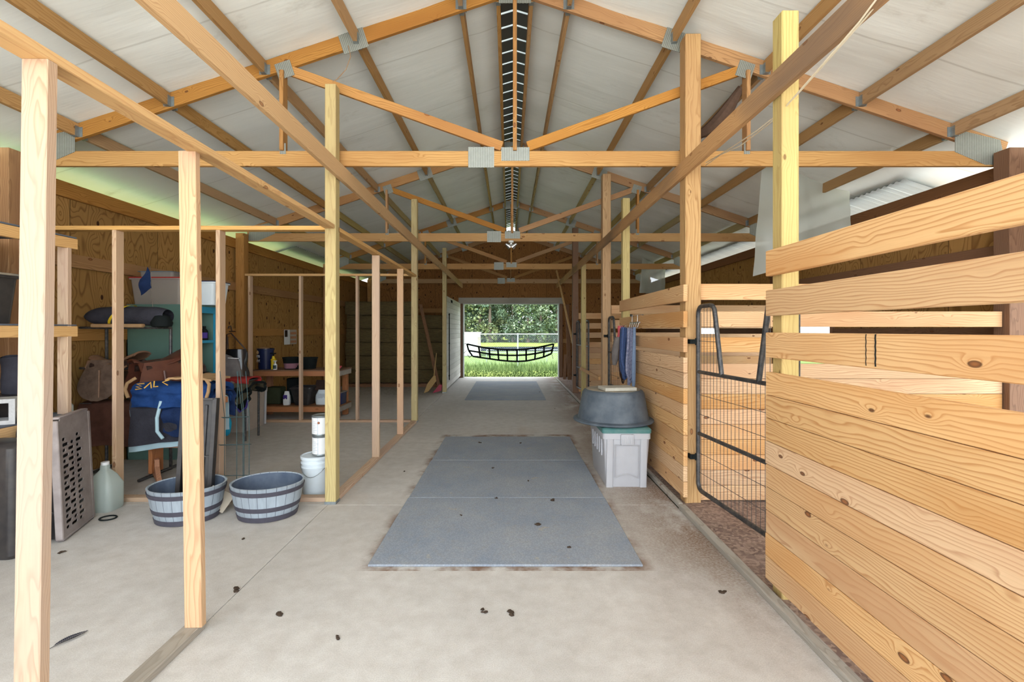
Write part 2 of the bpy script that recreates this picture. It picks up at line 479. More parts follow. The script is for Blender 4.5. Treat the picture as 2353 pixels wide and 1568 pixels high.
M['weed'] = m_leaf('weed_blades', srgb(96, 118, 66), srgb(74, 100, 58))
M['field'] = plain('mown_field', srgb(84, 94, 44), 1.0, 0, 0.0, 0, .6, srgb(72, 86, 42))
M['lawn'] = plain('rough_lawn', srgb(76, 92, 54), 1.0, 0, 0.0, 0, 2, srgb(62, 80, 48))

def m_hay():
    q = NT('hay')
    v = q.obj()
    a = q.noise(q.vmul(v, (9, 90, 60)), 1, 4, .7)
    b = q.noise(v, 4, 4, .6)
    col = q.mix(q.ramp(a, (.3, 0.0), (.7, 1.0)), srgb(112, 96, 58), srgb(66, 52, 32))  # dark brown tones carry the shadow at the back of the barn
    col = q.mix(q.ramp(b, (.4, 0.0), (.8, .4)), col, srgb(104, 100, 66))
    q.l(col, q.b.inputs['Base Color'])
    q.b.inputs['Roughness'].default_value = .95
    q.bump(a, .8, .02)
    return q.m
M['hay'] = m_hay()

def m_corr(name, col):
    q = NT(name)
    q.b.inputs['Base Color'].default_value = col
    q.b.inputs['Metallic'].default_value = .5
    q.b.inputs['Roughness'].default_value = .4
    return q.m
M['corrugated'] = m_corr('corrugated_galvanised', srgb(176, 182, 182))
M['ridge_metal'] = m_corr('dark_ridge_metal', srgb(110, 116, 118))

# ------------------------------------------------------------------ mesh helpers
_W = {}
def Wm(o):
    return _W.get(o.name_full, Matrix())

def props(o, label=None, cat=None, group=None, kind=None):
    if label: o['label'] = label
    if cat: o['category'] = cat
    if group: o['group'] = group
    if kind: o['kind'] = kind
    return o

def link(o, parent=None, world=None):
    C.objects.link(o)
    world = world or Matrix()
    if parent is not None:
        o.parent = parent
        o.matrix_parent_inverse = Matrix()
        o.matrix_basis = Wm(parent).inverted() @ world
    else:
        o.matrix_basis = world
    _W[o.name_full] = world.copy()
    return o

def thing(name, loc, label, cat, group=None, rz=0.0):
    o = bpy.data.objects.new(name, None)
    o.empty_display_size = .1
    link(o, None, Matrix.Translation(Vector(loc)) @ Matrix.Rotation(rz, 4, 'Z'))
    return props(o, label, cat, group)

def put(name, bm, mat, parent=None, smooth=False, centre=True, world=None, **kw):
    """link bm (in world coordinates unless `world` is given) as one mesh object"""
    me = bpy.data.meshes.new(name)
    if world is None:
        world = Matrix()
        if centre and len(bm.verts):
            xs = [v.co.x for v in bm.verts]; ys = [v.co.y for v in bm.verts]; zs = [v.co.z for v in bm.verts]
            c = Vector(((min(xs) + max(xs)) / 2, (min(ys) + max(ys)) / 2, min(zs)))
            bmesh.ops.translate(bm, verts=bm.verts, vec=-c)
            world = Matrix.Translation(c)
    bmesh.ops.recalc_face_normals(bm, faces=bm.faces)
    bm.to_mesh(me); bm.free()
    me.materials.append(M[mat] if isinstance(mat, str) else mat)
    if smooth:
        me.shade_smooth()
        try: me.set_sharp_from_angle(angle=math.radians(38))
        except Exception: pass
    o = bpy.data.objects.new(name, me)
    link(o, parent, world)
    return props(o, **kw)

def nb(): return bmesh.new()

def box(bm, x0, x1, y0, y1, z0, z1, bev=0.0, mat=None):
    t = bmesh.new() if (bev or mat) else bm
    r = bmesh.ops.create_cube(t, size=1.0)
    mm = Matrix.Translation(((x0 + x1) / 2, (y0 + y1) / 2, (z0 + z1) / 2)) @ Matrix.Diagonal((abs(x1 - x0), abs(y1 - y0), abs(z1 - z0), 1))
    bmesh.ops.transform(t, matrix=mm, verts=r['verts'])
    if bev:
        bmesh.ops.bevel(t, geom=list(t.edges), offset=bev, segments=2 if bev > .006 else 1, affect='EDGES', profile=.5)
    if mat:
        bmesh.ops.transform(t, matrix=mat, verts=t.verts)
    if t is not bm:
        merge(bm, t)

def merge(bm, t):
    me = bpy.data.meshes.new('tmp')
    t.to_mesh(me); t.free()
    bm.from_mesh(me)
    bpy.data.meshes.remove(me)

def tube(bm, pts, r, seg=8, closed=False, r_fn=None):
    pts = [Vector(p) for p in pts]
    n = len(pts)
    rings = []
    up = Vector((0, 0, 1))
    prev = None
    for i, p in enumerate(pts):
        if closed:
            d = pts[(i + 1) % n] - pts[i - 1]
        else:
            d = pts[min(i + 1, n - 1)] - pts[max(i - 1, 0)]
        if d.length < 1e-9: d = Vector((0, 0, 1))
        d.normalize()
        if prev is None:
            a = up if abs(d.dot(up)) < .95 else Vector((1, 0, 0))
            s = d.cross(a).normalized()
        else:
            s = (prev - d * prev.dot(d))
            s = s.normalized() if s.length > 1e-6 else d.cross(up).normalized()
        prev = s
        t = d.cross(s)
        rr = r_fn(i / max(1, n - 1)) if r_fn else r
        rings.append([bm.verts.new(p + (s * math.cos(2 * math.pi * k / seg) + t * math.sin(2 * math.pi * k / seg)) * rr) for k in range(seg)])
    m = n if closed else n - 1
    for i in range(m):
        A, B = rings[i], rings[(i + 1) % n]
        for k in range(seg):
            bm.faces.new((A[k], A[(k + 1) % seg], B[(k + 1) % seg], B[k]))
    if not closed:
        bm.faces.new(rings[0][::-1]); bm.faces.new(rings[-1])

def lathe(bm, prof, c=(0, 0, 0), seg=32, sx=1.0, sy=1.0, mat=None):
    c = Vector(c)
    rings = []
    vs0 = []
    for (r, z) in prof:
        if r < 1e-6:
            v = bm.verts.new(c + Vector((0, 0, z))); rings.append([v]); vs0.append(v)
        else:
            rg = [bm.verts.new(c + Vector((r * sx * math.cos(2 * math.pi * k / seg), r * sy * math.sin(2 * math.pi * k / seg), z))) for k in range(seg)]
            rings.append(rg); vs0 += rg
    for A, B in zip(rings, rings[1:]):
        for k in range(seg):
            k2 = (k + 1) % seg
            if len(A) == 1 and len(B) == 1: continue
            if len(A) == 1: bm.faces.new((A[0], B[k2], B[k]))
            elif len(B) == 1: bm.faces.new((A[k], A[k2], B[0]))
            else: bm.faces.new((A[k], A[k2], B[k2], B[k]))
    if mat: bmesh.ops.transform(bm, matrix=mat, verts=vs0)

def loft(bm, rings, cap=True):
    R = [[bm.verts.new(Vector(p)) for p in rg] for rg in rings]
    n = len(R[0])
    for A, B in zip(R, R[1:]):
        for k in range(n):
            bm.faces.new((A[k], A[(k + 1) % n], B[(k + 1) % n], B[k]))
    if cap:
        bm.faces.new(R[0][::-1]); bm.faces.new(R[-1])

def rrect(x0, x1, y0, y1, z, r, seg=4):
    out = []
    for cx, cy, a0 in ((x1 - r, y1 - r, 0), (x0 + r, y1 - r, 90), (x0 + r, y0 + r, 180), (x1 - r, y0 + r, 270)):
        for k in range(seg + 1):
            a = math.radians(a0 + 90 * k / seg)
            out.append((cx + r * math.cos(a), cy + r * math.sin(a), z))
    return out

def surf(bm, fn, nu, nv, thick=0.0):
    t = bmesh.new()
    V = [[t.verts.new(fn(i / nu, j / nv)) for j in range(nv + 1)] for i in range(nu + 1)]
    for i in range(nu):
        for j in range(nv):
            t.faces.new((V[i][j], V[i + 1][j], V[i + 1][j + 1], V[i][j + 1]))
    if thick:
        t.normal_update()
        U = [[t.verts.new(V[i][j].co - V[i][j].normal * thick) for j in range(nv + 1)] for i in range(nu + 1)]
        for i in range(nu):
            for j in range(nv):
                t.faces.new((U[i][j + 1], U[i + 1][j + 1], U[i + 1][j], U[i][j]))
        ring = [(i, 0) for i in range(nu)] + [(nu, j) for j in range(nv)] + [(i, nv) for i in range(nu, 0, -1)] + [(0, j) for j in range(nv, 0, -1)]
        for a, b in zip(ring, ring[1:] + ring[:1]):
            t.faces.new((V[b[0]][b[1]], V[a[0]][a[1]], U[a[0]][a[1]], U[b[0]][b[1]]))
    merge(bm, t)

def prism_y(bm, pts, y0, y1):
    A = [bm.verts.new((x, y0, z)) for x, z in pts]
    B = [bm.verts.new((x, y1, z)) for x, z in pts]
    n = len(pts)
    for k in range(n):
        bm.faces.new((A[k], A[(k + 1) % n], B[(k + 1) % n], B[k]))
    bm.faces.new(A[::-1]); bm.faces.new(B)

def frame(p0, p1, up=(0, 0, 1)):
    x = (Vector(p1) - Vector(p0)).normalized()
    u = Vector(up)
    if abs(x.dot(u)) > .98: u = Vector((0, 1, 0))
    y = u.cross(x).normalized()
    z = x.cross(y)
    m = Matrix((x, y, z)).transposed().to_4x4()
    m.translation = (Vector(p0) + Vector(p1)) / 2
    return m

def lumber(name, p0, p1, w, h, mat, parent=None, up=(0, 0, 1), bev=.003, **kw):
    """sawn piece from p0 to p1 (centre line); w across, h along `up`; grain runs along it"""
    L = (Vector(p1) - Vector(p0)).length
    bm = nb()
    box(bm, -L / 2, L / 2, -w / 2, w / 2, -h / 2, h / 2, bev)
    return put(name, bm, mat, parent, world=frame(p0, p1, up), **kw)

def curve_plate(loops, thick, world, name, mat, parent=None, **kw):
    """flat plate with real holes: loops are closed polygons in the plate's own XY plane"""
    cu = bpy.data.curves.new('tmp', 'CURVE')
    cu.dimensions = '2D'; cu.fill_mode = 'BOTH'; cu.extrude = thick / 2
    for lp in loops:
        s = cu.splines.new('POLY'); s.points.add(len(lp) - 1)
        for k, (x, y) in enumerate(lp): s.points[k].co = (x, y, 0, 1)
        s.use_cyclic_u = True
    t = bpy.data.objects.new('tmp', cu); C.objects.link(t)
    dg = bpy.context.evaluated_depsgraph_get()
    me = bpy.data.meshes.new_from_object(t.evaluated_get(dg))
    bpy.data.objects.remove(t); bpy.data.curves.remove(cu)
    me.name = name
    me.materials.clear(); me.materials.append(M[mat])
    o = bpy.data.objects.new(name, me)
    link(o, parent, world)
    return props(o, **kw)

def text_part(txt, size, world, name, mat, parent):
    cu = bpy.data.curves.new('tmp', 'FONT'); cu.body = txt; cu.size = size; cu.extrude = .0008; cu.align_x = 'CENTER'
    t = bpy.data.objects.new('tmp', cu); C.objects.link(t)
    dg = bpy.context.evaluated_depsgraph_get()
    me = bpy.data.meshes.new_from_object(t.evaluated_get(dg))
    bpy.data.objects.remove(t); bpy.data.curves.remove(cu)
    me.name = name
    me.materials.clear(); me.materials.append(M[mat])
    o = bpy.data.objects.new(name, me)
    return link(o, parent, world)

def nz(x, y=0.0, z=0.0): return noise.noise(Vector((x, y, z)))

# ------------------------------------------------------------------ building dimensions
RX = .053                        # ridge
APEX, PITCH = 4.84, .333
def roof_z(x): return APEX - PITCH * abs(x - RX)
TY = [4.28, 7.93, 11.58, 15.10]  # trusses
WX = 4.65                        # side walls
Y0, Y1 = -1.4, 15.2
DX0, DX1, DZ = -1.48, 1.606, 2.40

# ------------------------------------------------------------------ floors and ground
bm = nb()
xs = [-4.75, -1.625, 1.49]
ys = [-3.1, .48, 4.13, 7.75, 11.4, 15.35]
for i in range(2):
    for j in range(5):
        box(bm, xs[i] + .002, xs[i + 1] - .002, ys[j] + .002, ys[j + 1] - .002, -.12, 0, .002)
put('floor', bm, 'concrete', centre=False, kind='structure')
bm = nb(); box(bm, -4.75, 1.5, -3.1, 15.35, -.2, -.015)
put('floor_base', bm, plain('dark_joint', srgb(70, 64, 58), .9), centre=False, kind='structure')
bm = nb()
surf(bm, lambda u, v: Vector((1.50 + u * 3.25, -1.4 + v * 16.7, .012 + .022 * nz(u * 9, v * 40) + .008 * nz(u * 40, v * 160))), 40, 160)
put('floor_stalls', bm, 'dirt', smooth=True, centre=False, kind='structure')
bm = nb(); box(bm, -70, 70, -40, 37, -.35, -.16)
put('ground', bm, 'lawn', centre=False, kind='structure')
bm = nb(); box(bm, -70, 70, -40, -1.4, -.35, -.03); box(bm, 4.76, 12, -1.4, 17, -.35, -.05); 
put('ground_bounce', bm, plain('pale_bounce_ground', srgb(204, 202, 196), .9, 0, .1, 0, 4, srgb(180, 178, 172)), centre=False, kind='structure')  # unseen pale ground, added to bounce sunlight up onto the ceiling
bm = nb(); box(bm, -140, 140, 46, 160, -.30, -.12)
put('ground_field', bm, 'field', centre=False, kind='structure')
bm = nb(); box(bm, -140, 140, 37, 46, -.34, -.14)
put('road', bm, 'road', centre=False, kind='structure')

# ------------------------------------------------------------------ walls
bm = nb(); box(bm, -WX - .012, -WX, Y0, Y1, 0, 3.0)
put('wall_left', bm, 'ply_side', centre=False, kind='structure')
bm = nb()
doors = [(2.95, 4.18), (6.6, 7.62), (10.25, 11.2)]
yy = Y0
for a, b in doors:
    box(bm, WX, WX + .012, yy, a, 0, 3.0)
    box(bm, WX, WX + .012, a, b, 1.95, 3.0)
    yy = b
box(bm, WX, WX + .012, yy, Y1, 0, 3.0)
put('wall_right', bm, 'ply_side', centre=False, kind='structure')
bm = nb()
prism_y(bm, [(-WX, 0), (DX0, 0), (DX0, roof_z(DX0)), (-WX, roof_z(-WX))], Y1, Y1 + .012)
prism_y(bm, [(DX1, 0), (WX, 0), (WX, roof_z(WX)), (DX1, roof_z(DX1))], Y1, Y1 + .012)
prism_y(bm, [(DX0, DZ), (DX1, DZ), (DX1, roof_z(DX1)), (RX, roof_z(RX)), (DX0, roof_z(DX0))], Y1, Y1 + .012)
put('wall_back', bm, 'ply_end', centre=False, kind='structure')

n_trim = [0]
def trim(p0, p1, w, h, mat, up=(0, 0, 1)):
    n_trim[0] += 1
    return lumber('trim_%d' % n_trim[0], p0, p1, w, h, mat, up=up, kind='structure')
for s in (-1, 1):
    x = s * (WX - .02)
    trim((x, Y0, 3.03), (x, Y1, 3.03), .04, .16, 'brown' if s > 0 else 'truss')       # header at the eave
    for z in (2.30, 1.52):
        if s < 0:
            trim((x, Y0, z), (x, Y1, z), .038, .14, 'truss')
        else:
            yy = Y0
            for a, b in doors + [(Y1, Y1)]:
                if z < 2: trim((x, yy, z), (x, a, z), .038, .14, 'brown')
                yy = b
            if z > 2: trim((x, Y0, z), (x, Y1, z), .038, .14, 'brown')
# girts and door framing on the far wall
trim((-WX + .05, Y1 - .02, 1.2), (DX0 - .16, Y1 - .02, 1.2), .038, .14, 'truss')
trim((-WX + .05, Y1 - .02, 2.2), (DX0 - .16, Y1 - .02, 2.2), .038, .14, 'truss')
trim((DX1 + .16, Y1 - .02, 1.2), (WX - .05, Y1 - .02, 1.2), .038, .14, 'truss')
trim((-WX + .05, Y1 - .02, 3.2), (WX - .05, Y1 - .02, 3.2), .038, .09, 'truss')
trim((DX0 - .18, Y1 - .075, 2.52), (DX1 + .18, Y1 - .075, 2.52), .04, .20, 'oldwood')
trim((DX0 - .09, Y1 - .05, 0), (DX0 - .09, Y1 - .05, 2.42), .10, .14, 'brown')
trim((DX1 + .09, Y1 - .05, 0), (DX1 + .09, Y1 - .05, 2.42), .10, .14, 'brown')
bm = nb(); box(bm, DX0 - .035, DX0, Y1 - .12, Y1 + .06, 0, DZ, .004); box(bm, DX1, DX1 + .035, Y1 - .12, Y1 + .06, 0, DZ, .004)
box(bm, DX0 - .035, DX1 + .035, Y1 - .12, Y1 + .06, DZ, DZ + .03, .004)
put('trim_door', bm, 'jamb', kind='structure')
# wall posts
for s in (-1, 1):
    for y in (4.19, 7.84, 11.49, 15.05):
        trim((s * (WX - .11), y, -.02), (s * (WX - .11), y, 3.20), .14, .14, 'brown' if s > 0 else 'truss')
# doorway of each stall to the paddock: white cut edges
for a, b in doors:
    for y in (a, b):
        trim((WX - .03, y, 0), (WX - .03, y, 1.97), .05, .04, 'brown')

# ------------------------------------------------------------------ roof
purl = [.155, .50, 1.47, 2.32, 3.21, 4.06]
def ins_z(x, y):
    d = abs(x - RX)
    z = roof_z(x) + .012
    ps = purl + [5.0]
    for a, b in zip(ps, ps[1:]):
        if a < d < b:
            t = (d - a) / (b - a)
            z -= .020 * math.sin(math.pi * t) * (.5 + .8 * abs(nz(x * .6, y * .8, 3)))
    z += .010 * nz(x * 1.3, y * 2.6) + .005 * nz(x * 3, y * 9)
    return z
bm = nb()
for s in (-1, 1):
    surf(bm, lambda u, v: Vector((RX + s * (.15 + u * 5.15), Y0 + v * (Y1 - Y0), ins_z(RX + s * (.15 + u * 5.15), Y0 + v * (Y1 - Y0)))), 70, 260)
put('ceiling', bm, 'ceiling', smooth=True, centre=False, kind='structure')
bm = nb()
for s in (-1, 1):
    prism_y(bm, [(RX + s * .15, APEX - PITCH * .15 + .06), (RX + s * 5.6, APEX - PITCH * 5.6 + .06), (RX + s * 5.6, APEX - PITCH * 5.6 + .08), (RX + s * .15, APEX - PITCH * .15 + .08)], Y0, Y1 + .3)
put('roof', bm, 'corrugated', centre=False, kind='structure')
# vented ridge cap: bent metal with open slots
t = thing('ridge_vent', (RX, 7.7, 4.86), 'slotted dark metal ridge vent running along the peak of the roof', 'roof vent')
bm = nb()
y = Y0
while y < Y1:
    for s in (-1, 1):
        A = [(RX, 4.985), (RX + s * .20, 4.925), (RX + s * .20, 4.930), (RX, 4.990)]
        prism_y(bm, A, y, y + .20)
    y += .235
put('cap_sheet', bm, 'ridge_metal', t)
bm = nb()
prism_y(bm, [(RX - .42, 5.02), (RX, 5.16), (RX + .42, 5.02), (RX + .42, 5.03), (RX, 5.17), (RX - .42, 5.03)], Y0, Y1 + .3)
put('sun_baffle', bm, 'white', t)  # added cover: keeps sun out of the slots, white underside reflects skylight
bm = nb()
for s in (-1, 1):
    box(bm, RX + s * .17, RX + s * .20, Y0, Y1, 4.80, 4.93)
put('vent_curb', bm, 'ridge_metal', t)
# bare corrugated eave sheets beyond the insulation
for s, nm in ((1, 'stall'), (-1, 'tack room')):
    bm = nb()
    def f(u, v, s=s):
        yy = (5.3 if s > 0 else 9.6) + v * (15.0 - (5.3 if s > 0 else 9.6))
        x = RX + s * (4.50 + u * .72)
        return Vector((x, yy, roof_z(x) - .035 + .012 * math.sin(yy * 2 * math.pi / .09)))
    surf(bm, f, 4, 620, .002)
    put('eave_sheet', bm, 'corrugated', smooth=True, label='bare corrugated metal sheet at the eave above the %s wall' % nm, cat='roof sheet')

# ------------------------------------------------------------------ trusses
ordinal = ['nearest', 'second nearest', 'third nearest', 'farthest']
def truss(i, y):
    T = thing('roof_truss', (RX, y, 3.09), '%s brown pine roof truss spanning the barn, %s' % (ordinal[i].capitalize() if 0 else ordinal[i],
        ['with large gusset plates overhead', 'beyond the first pair of aisle posts', 'in front of the dark gable', 'against the plywood gable wall'][i]), 'truss', 'roof trusses')
    W2 = 4.56
    yc = y + .019
    lumber('bottom_chord', (RX - W2, yc, 3.16), (RX + W2, yc, 3.16), .038, .14, 'chord', T)
    for s in (-1, 1):
        # top chord: top edge on the roof line
        dz = .07 * math.sqrt(1 + PITCH ** 2)
        a = Vector((RX + s * .02, yc, roof_z(RX) - dz)); b = Vector((RX + s * W2, yc, roof_z(RX + W2) - dz))
        lumber('top_chord', a, b, .038, .138, 'truss', T)
        x = RX + s * 2.157
        lumber('web_post', (x, yc, 3.23), (x, yc, roof_z(x) - .15), .036, .089, 'truss', T, bev=.002)
        lumber('web_brace', (RX + s * 2.10, yc, roof_z(RX + 2.10) - .155), (RX + s * .12, yc, 3.275), .036, .089, 'truss', T)
        # plates
        def plate(cx, cz, w, h, ang=0.0, nm='gusset_plate'):
            bm = nb(); box(bm, -w / 2, w / 2, -.0022, .0022, -h / 2, h / 2)
            put(nm, bm, 'gusset', T, world=Matrix.Translation((cx, y - .0015, cz)) @ Matrix.Rotation(ang, 4, 'Y'))
        th = s * math.atan(PITCH)
        plate(x - s * .02, roof_z(x) - .14, .15, .15, th)
        plate(RX + s * 1.50, roof_z(RX + 1.5) - .085, .24, .20, th)
        plate(x - s * .005, 3.25, .055, .10)
        # heel plate
        pts = [(RX + s * 4.08, roof_z(RX + 4.08) - .05), (RX + s * 4.50, roof_z(RX + 4.50) - .01), (RX + s * 4.55, 3.10), (RX + s * 4.36, 3.10), (RX + s * 4.08, 3.22)]
        bm = nb(); prism_y(bm, pts, y - .004, y - .0005)
        put('heel_plate', bm, 'gusset', T)
    lumber('king_post', (RX, yc, 3.23), (RX, yc, APEX - .12), .036, .089, 'truss', T)
    for cx, w, h, cz in ((RX - .313, .24, .19, 3.17), (RX + .005, .26, .125, 3.20)):
        bm = nb(); box(bm, -w / 2, w / 2, -.0022, .0022, -h / 2, h / 2)
        put('gusset_plate', bm, 'gusset', T, world=Matrix.Translation((cx, y - .0015, cz)))
    bm = nb(); box(bm, -.15, .15, -.0022, .0022, -.10, .10)
    put('gusset_plate', bm, 'gusset', T, world=Matrix.Translation((RX, y - .0015, APEX - .14)))
for i, y in enumerate(TY): truss(i, y)

# ------------------------------------------------------------------ purlins, each hung between two trusses
bays = [(-1.0, TY[0]), (TY[0] + .038, TY[1]), (TY[1] + .038, TY[2]), (TY[2] + .038, TY[3])]
bayn = ['nearest bay', 'second bay', 'third bay', 'farthest bay']
rown = ['right beside the ridge vent', 'next below the ridge', 'third down from the ridge', 'fourth down from the ridge', 'second up from the eave', 'lowest, next to the eave']
for bi, (a, b) in enumerate(bays):
    for s in (-1, 1):
        side = 'left' if s < 0 else 'right'
        for k, d in enumerate(purl):
            x = RX + s * d
            h = .12 if k else .14
            zc = roof_z(x) - h / 2 - .008
            T = thing('purlin', (x, (a + b) / 2, zc - h / 2), 'roof purlin in the %s of the %s slope, %s' % (bayn[bi], side, rown[k]), 'purlin', 'roof purlins')
            lumber('board', (x, a, zc), (x, b, zc), .038, h, 'purlin' if bi < 2 else 'treated', T)
            for yy, sg in ((a, 1), (b, -1)):
                if bi == 0 and sg == 1: continue
                bm = nb()
                for q in (-1, 1):
                    box(bm, x + q * .020, x + q * .0225, yy + (0 if sg > 0 else -.045), yy + (.045 if sg > 0 else 0), zc - h / 2 - .002, zc + h / 2 - .03)
                    box(bm, x + q * .0225, x + q * .05, yy + (.0005 if sg > 0 else -.003), yy + (.003 if sg > 0 else -.0005), zc - h / 2 - .002, zc + h / 2 - .03)
                box(bm, x - .0225, x + .0225, yy + (0 if sg > 0 else -.045), yy + (.045 if sg > 0 else 0), zc - h / 2 - .005, zc - h / 2 - .002)
                put('hanger', bm, 'galv', T)

# ------------------------------------------------------------------ posts
def post(x0, y0, w, z1, mat, label, z0=-.02, foot=False):
    T = lumber('post', (x0 + w / 2, y0 + w / 2, z0), (x0 + w / 2, y0 + w / 2, z1), w, w, mat, up=(0, 1, 0), bev=.006, label=label, cat='post', group='aisle posts')
    return T
def post_based(x0, y0, w, z1, mat, label):
    T = thing('post', (x0 + w / 2, y0 + w / 2, 0), label, 'post', 'aisle posts')
    lumber('shaft', (x0 + w / 2, y0 + w / 2, .015), (x0 + w / 2, y0 + w / 2, z1), w, w, mat, T, up=(0, 1, 0), bev=.004)
    bm = nb(); box(bm, x0 - .004, x0 + w + .004, y0 - .004, y0 + w + .004, 0, .025, .002)
    put('post_base', bm, 'galv', T)
post_based(-1.655, 4.14, .098, 3.78, 'treated', 'yellowish square post on a metal base beside the stacked paint cans')
post_based(-1.655, 7.79, .098, 3.78, 'treated', 'yellowish post at the far end of the open stud wall')
post_based(-1.655, 11.42, .098, 3.60, 'treated', 'yellowish post at the near edge of the whitewashed plank wall')
post(1.575, 4.12, .14, 4.22, 'post', 'thick reddish pine post that the nearest wire gate hinges on')
post(1.575, 7.77, .14, 4.20, 'post', 'thick pine post behind the hanging halters')
post(1.575, 11.42, .14, 4.10, 'brown', 'thick dark pine post near the far stall gate')
post(1.577, 2.665, .10, 3.42, 'treated', 'yellow-green post standing behind the nearest stall boards')
post(1.577, 6.40, .10, 3.40, 'treated', 'yellow-green post behind the far end of the second stall front')
post(1.577, 10.05, .10, 3.0, 'treated', 'slim yellowish post beside the farthest gate')

# long boards at head height along both rows of posts
lumber('long_board', (-1.530, .3, 3.0), (-1.530, 15.02, 3.0), .038, .14, 'beam', label='long pine board nailed high along the tack room posts', cat='board')
lumber('long_board', (1.553, .3, 3.0), (1.553, 15.02, 3.0), .038, .14, 'beam_old', label='long stained pine board nailed high along the stall posts', cat='board')

# ------------------------------------------------------------------ open stud walls of the tack room
T = thing('stud_wall', (-1.6, 4.0, 0), 'open pine stud wall between the aisle and the tack rooms', 'stud wall')
lumber('top_plate', (-1.61, .3, 2.513), (-1.61, 4.137, 2.497), .089, .038, 'plate', T)
lumber('top_plate', (-1.61, 4.241, 2.496), (-1.61, 7.787, 2.480), .089, .038, 'plate', T)
lumber('stud', (-1.640, 1.580, .038), (-1.607, 1.580, 2.49), .089, .038, 'stud_gray', T, up=(0, 1, 0))
lumber('stud', (-1.622, 2.385, .038), (-1.655, 2.385, 2.49), .089, .038, 'stud', T, up=(0, 1, 0))
lumber('stud', (-1.605, 5.56, .038), (-1.605, 5.56, 2.465), .089, .038, 'stud', T, up=(0, 1, 0))
lumber('stud', (-1.60, 6.78, .038), (-1.60, 6.78, 2.465), .089, .038, 'stud', T, up=(0, 1, 0))
lumber('sole_plate', (-1.64, .3, .019), (-1.64, 2.42, .019), .089, .038, 'oldwood', T)
lumber('sole_plate', (-1.605, 4.25, .019), (-1.605, 7.78, .019), .089, .038, 'stud', T)

def cross_wall(y, xs_, label, zt=2.48):
    T = thing('stud_wall', (-3.1, y, 0), label, 'stud wall')
    lumber('top_plate', (-WX + .06, y, zt + .019), (-1.665, y, zt + .019), .089, .038, 'plate', T)
    lumber('sole_plate', (-WX + .06, y, .019), (-1.665, y, .019), .089, .038, 'stud', T)
    for x in xs_:
        lumber('stud', (x, y, .038), (x, y, zt), .038, .089, 'stud', T, up=(0, 1, 0))
cross_wall(4.245, [-3.60, -2.655, -4.45], 'open stud partition standing behind the barrel planters')
cross_wall(7.845, [-3.54, -2.58, -4.40], 'farther open stud partition in front of the workbench')

# ------------------------------------------------------------------ whitewashed plank wall with latch rod
T = thing('plank_wall', (-1.6, 13.2, 0), 'whitewashed horizontal plank wall beside the far doorway', 'plank wall')
zt = 2.43
k = 0
while zt > .1:
    lumber('plank', (-1.60, 11.54, zt - .069), (-1.60, 15.0, zt - .069), .032, .136, 'white_plank', T, bev=.004)
    zt -= .1395
bm = nb(); tube(bm, [(-1.568, 12.1, .25), (-1.568, 12.1, 2.0)], .012, 8)
for z in (.35, 1.2, 1.95): box(bm, -1.584, -1.556, 12.06, 12.14, z, z + .03)
put('latch_rod', bm, 'webbing', T)
bm = nb()
for k in range(5):
    tube(bm, [(-1.579, 12.5 + k * .07, 2.38), (-1.579, 12.54 + k * .07, 2.31), (-1.579, 12.56 + k * .07, 2.37)], .005, 5)
put('scrawled_mark', bm, 'webbing', T)

# ------------------------------------------------------------------ stall fronts
def stall_front(ya, yb, planks, top, label, x=1.555, dark=False):
    T = thing('stall_wall', (x, (ya + yb) / 2, 0), label, 'stall front')
    for (a, b) in planks:
        lumber('rail', (x, ya, (a + b) / 2), (x, yb, (a + b) / 2), .038, b - a, 'stall', T, bev=.004)
    z = top
    while z > .12:
        lumber('board', (x, ya + random.uniform(-.004, .004), z - .068), (x, yb + random.uniform(-.004, .004), z - .068), .038, .1345, 'stall', T, bev=.003)
        z -= .1375
    return T
random.seed(4)
NEAR = stall_front(.2, 2.765, [(1.889, 2.04), (1.652, 1.805), (1.405, 1.553)], 1.318, 'nearest stall front of new pine boards with three spaced rails')
stall_front(4.065, 6.43, [(1.82, 1.97), (1.59, 1.735), (1.37, 1.50)], 1.325, 'second stall front of pine boards behind the grey storage box')
stall_front(7.95, 10.02, [(.70, .76)], 0.0, 'low single rail across the open third stall')

for k, (a, w_) in enumerate(((1990, .004), (2012, .007))):
    Yk = 1.535 * FPX / (a - VX)
    bm = nb(); tube(bm, [(1.5355, Yk + .002 * (q_ % 2), 1.415 + q_ * .017) for q_ in range(9)], w_ / 2, 5)
    put('ink_line', bm, 'webbing', NEAR)
# curb along the stalls
lumber('curb_board', (1.515, .2, .018), (1.515, 4.05, .018), .06, .045, 'oldwood', bev=.008, label='dusty curb board on the floor edge at the nearest gate', cat='board')
lumber('curb_board', (1.515, 4.07, .018), (1.515, 15.0, .018), .04, .045, 'oldwood', bev=.008, label='pale curb board running on past the storage box to the far doorway', cat='board')

def divider(y, label, xa=1.73, xb=4.46):
    T = thing('stall_divider', ((xa + xb) / 2, y, 0), label, 'stall divider')
    for a, b in ((1.84, 1.985), (1.595, 1.735), (1.365, 1.50)):
        lumber('rail', (xa, y, (a + b) / 2), (xb, y, (a + b) / 2), .038, b - a, 'stall', T, up=(0, 0, 1), bev=.003)
    z = 1.262
    while z > .12:
        lumber('board', (xa, y, z - .068), (xb, y, z - .068), .038, .1345, 'stall', T, bev=.003)
        z -= .1375
divider(4.19, 'pine board divider between the first and second stalls')
divider(7.84, 'pine board divider behind the second stall')
divider(11.50, 'farthest pine board divider, behind the third stall')

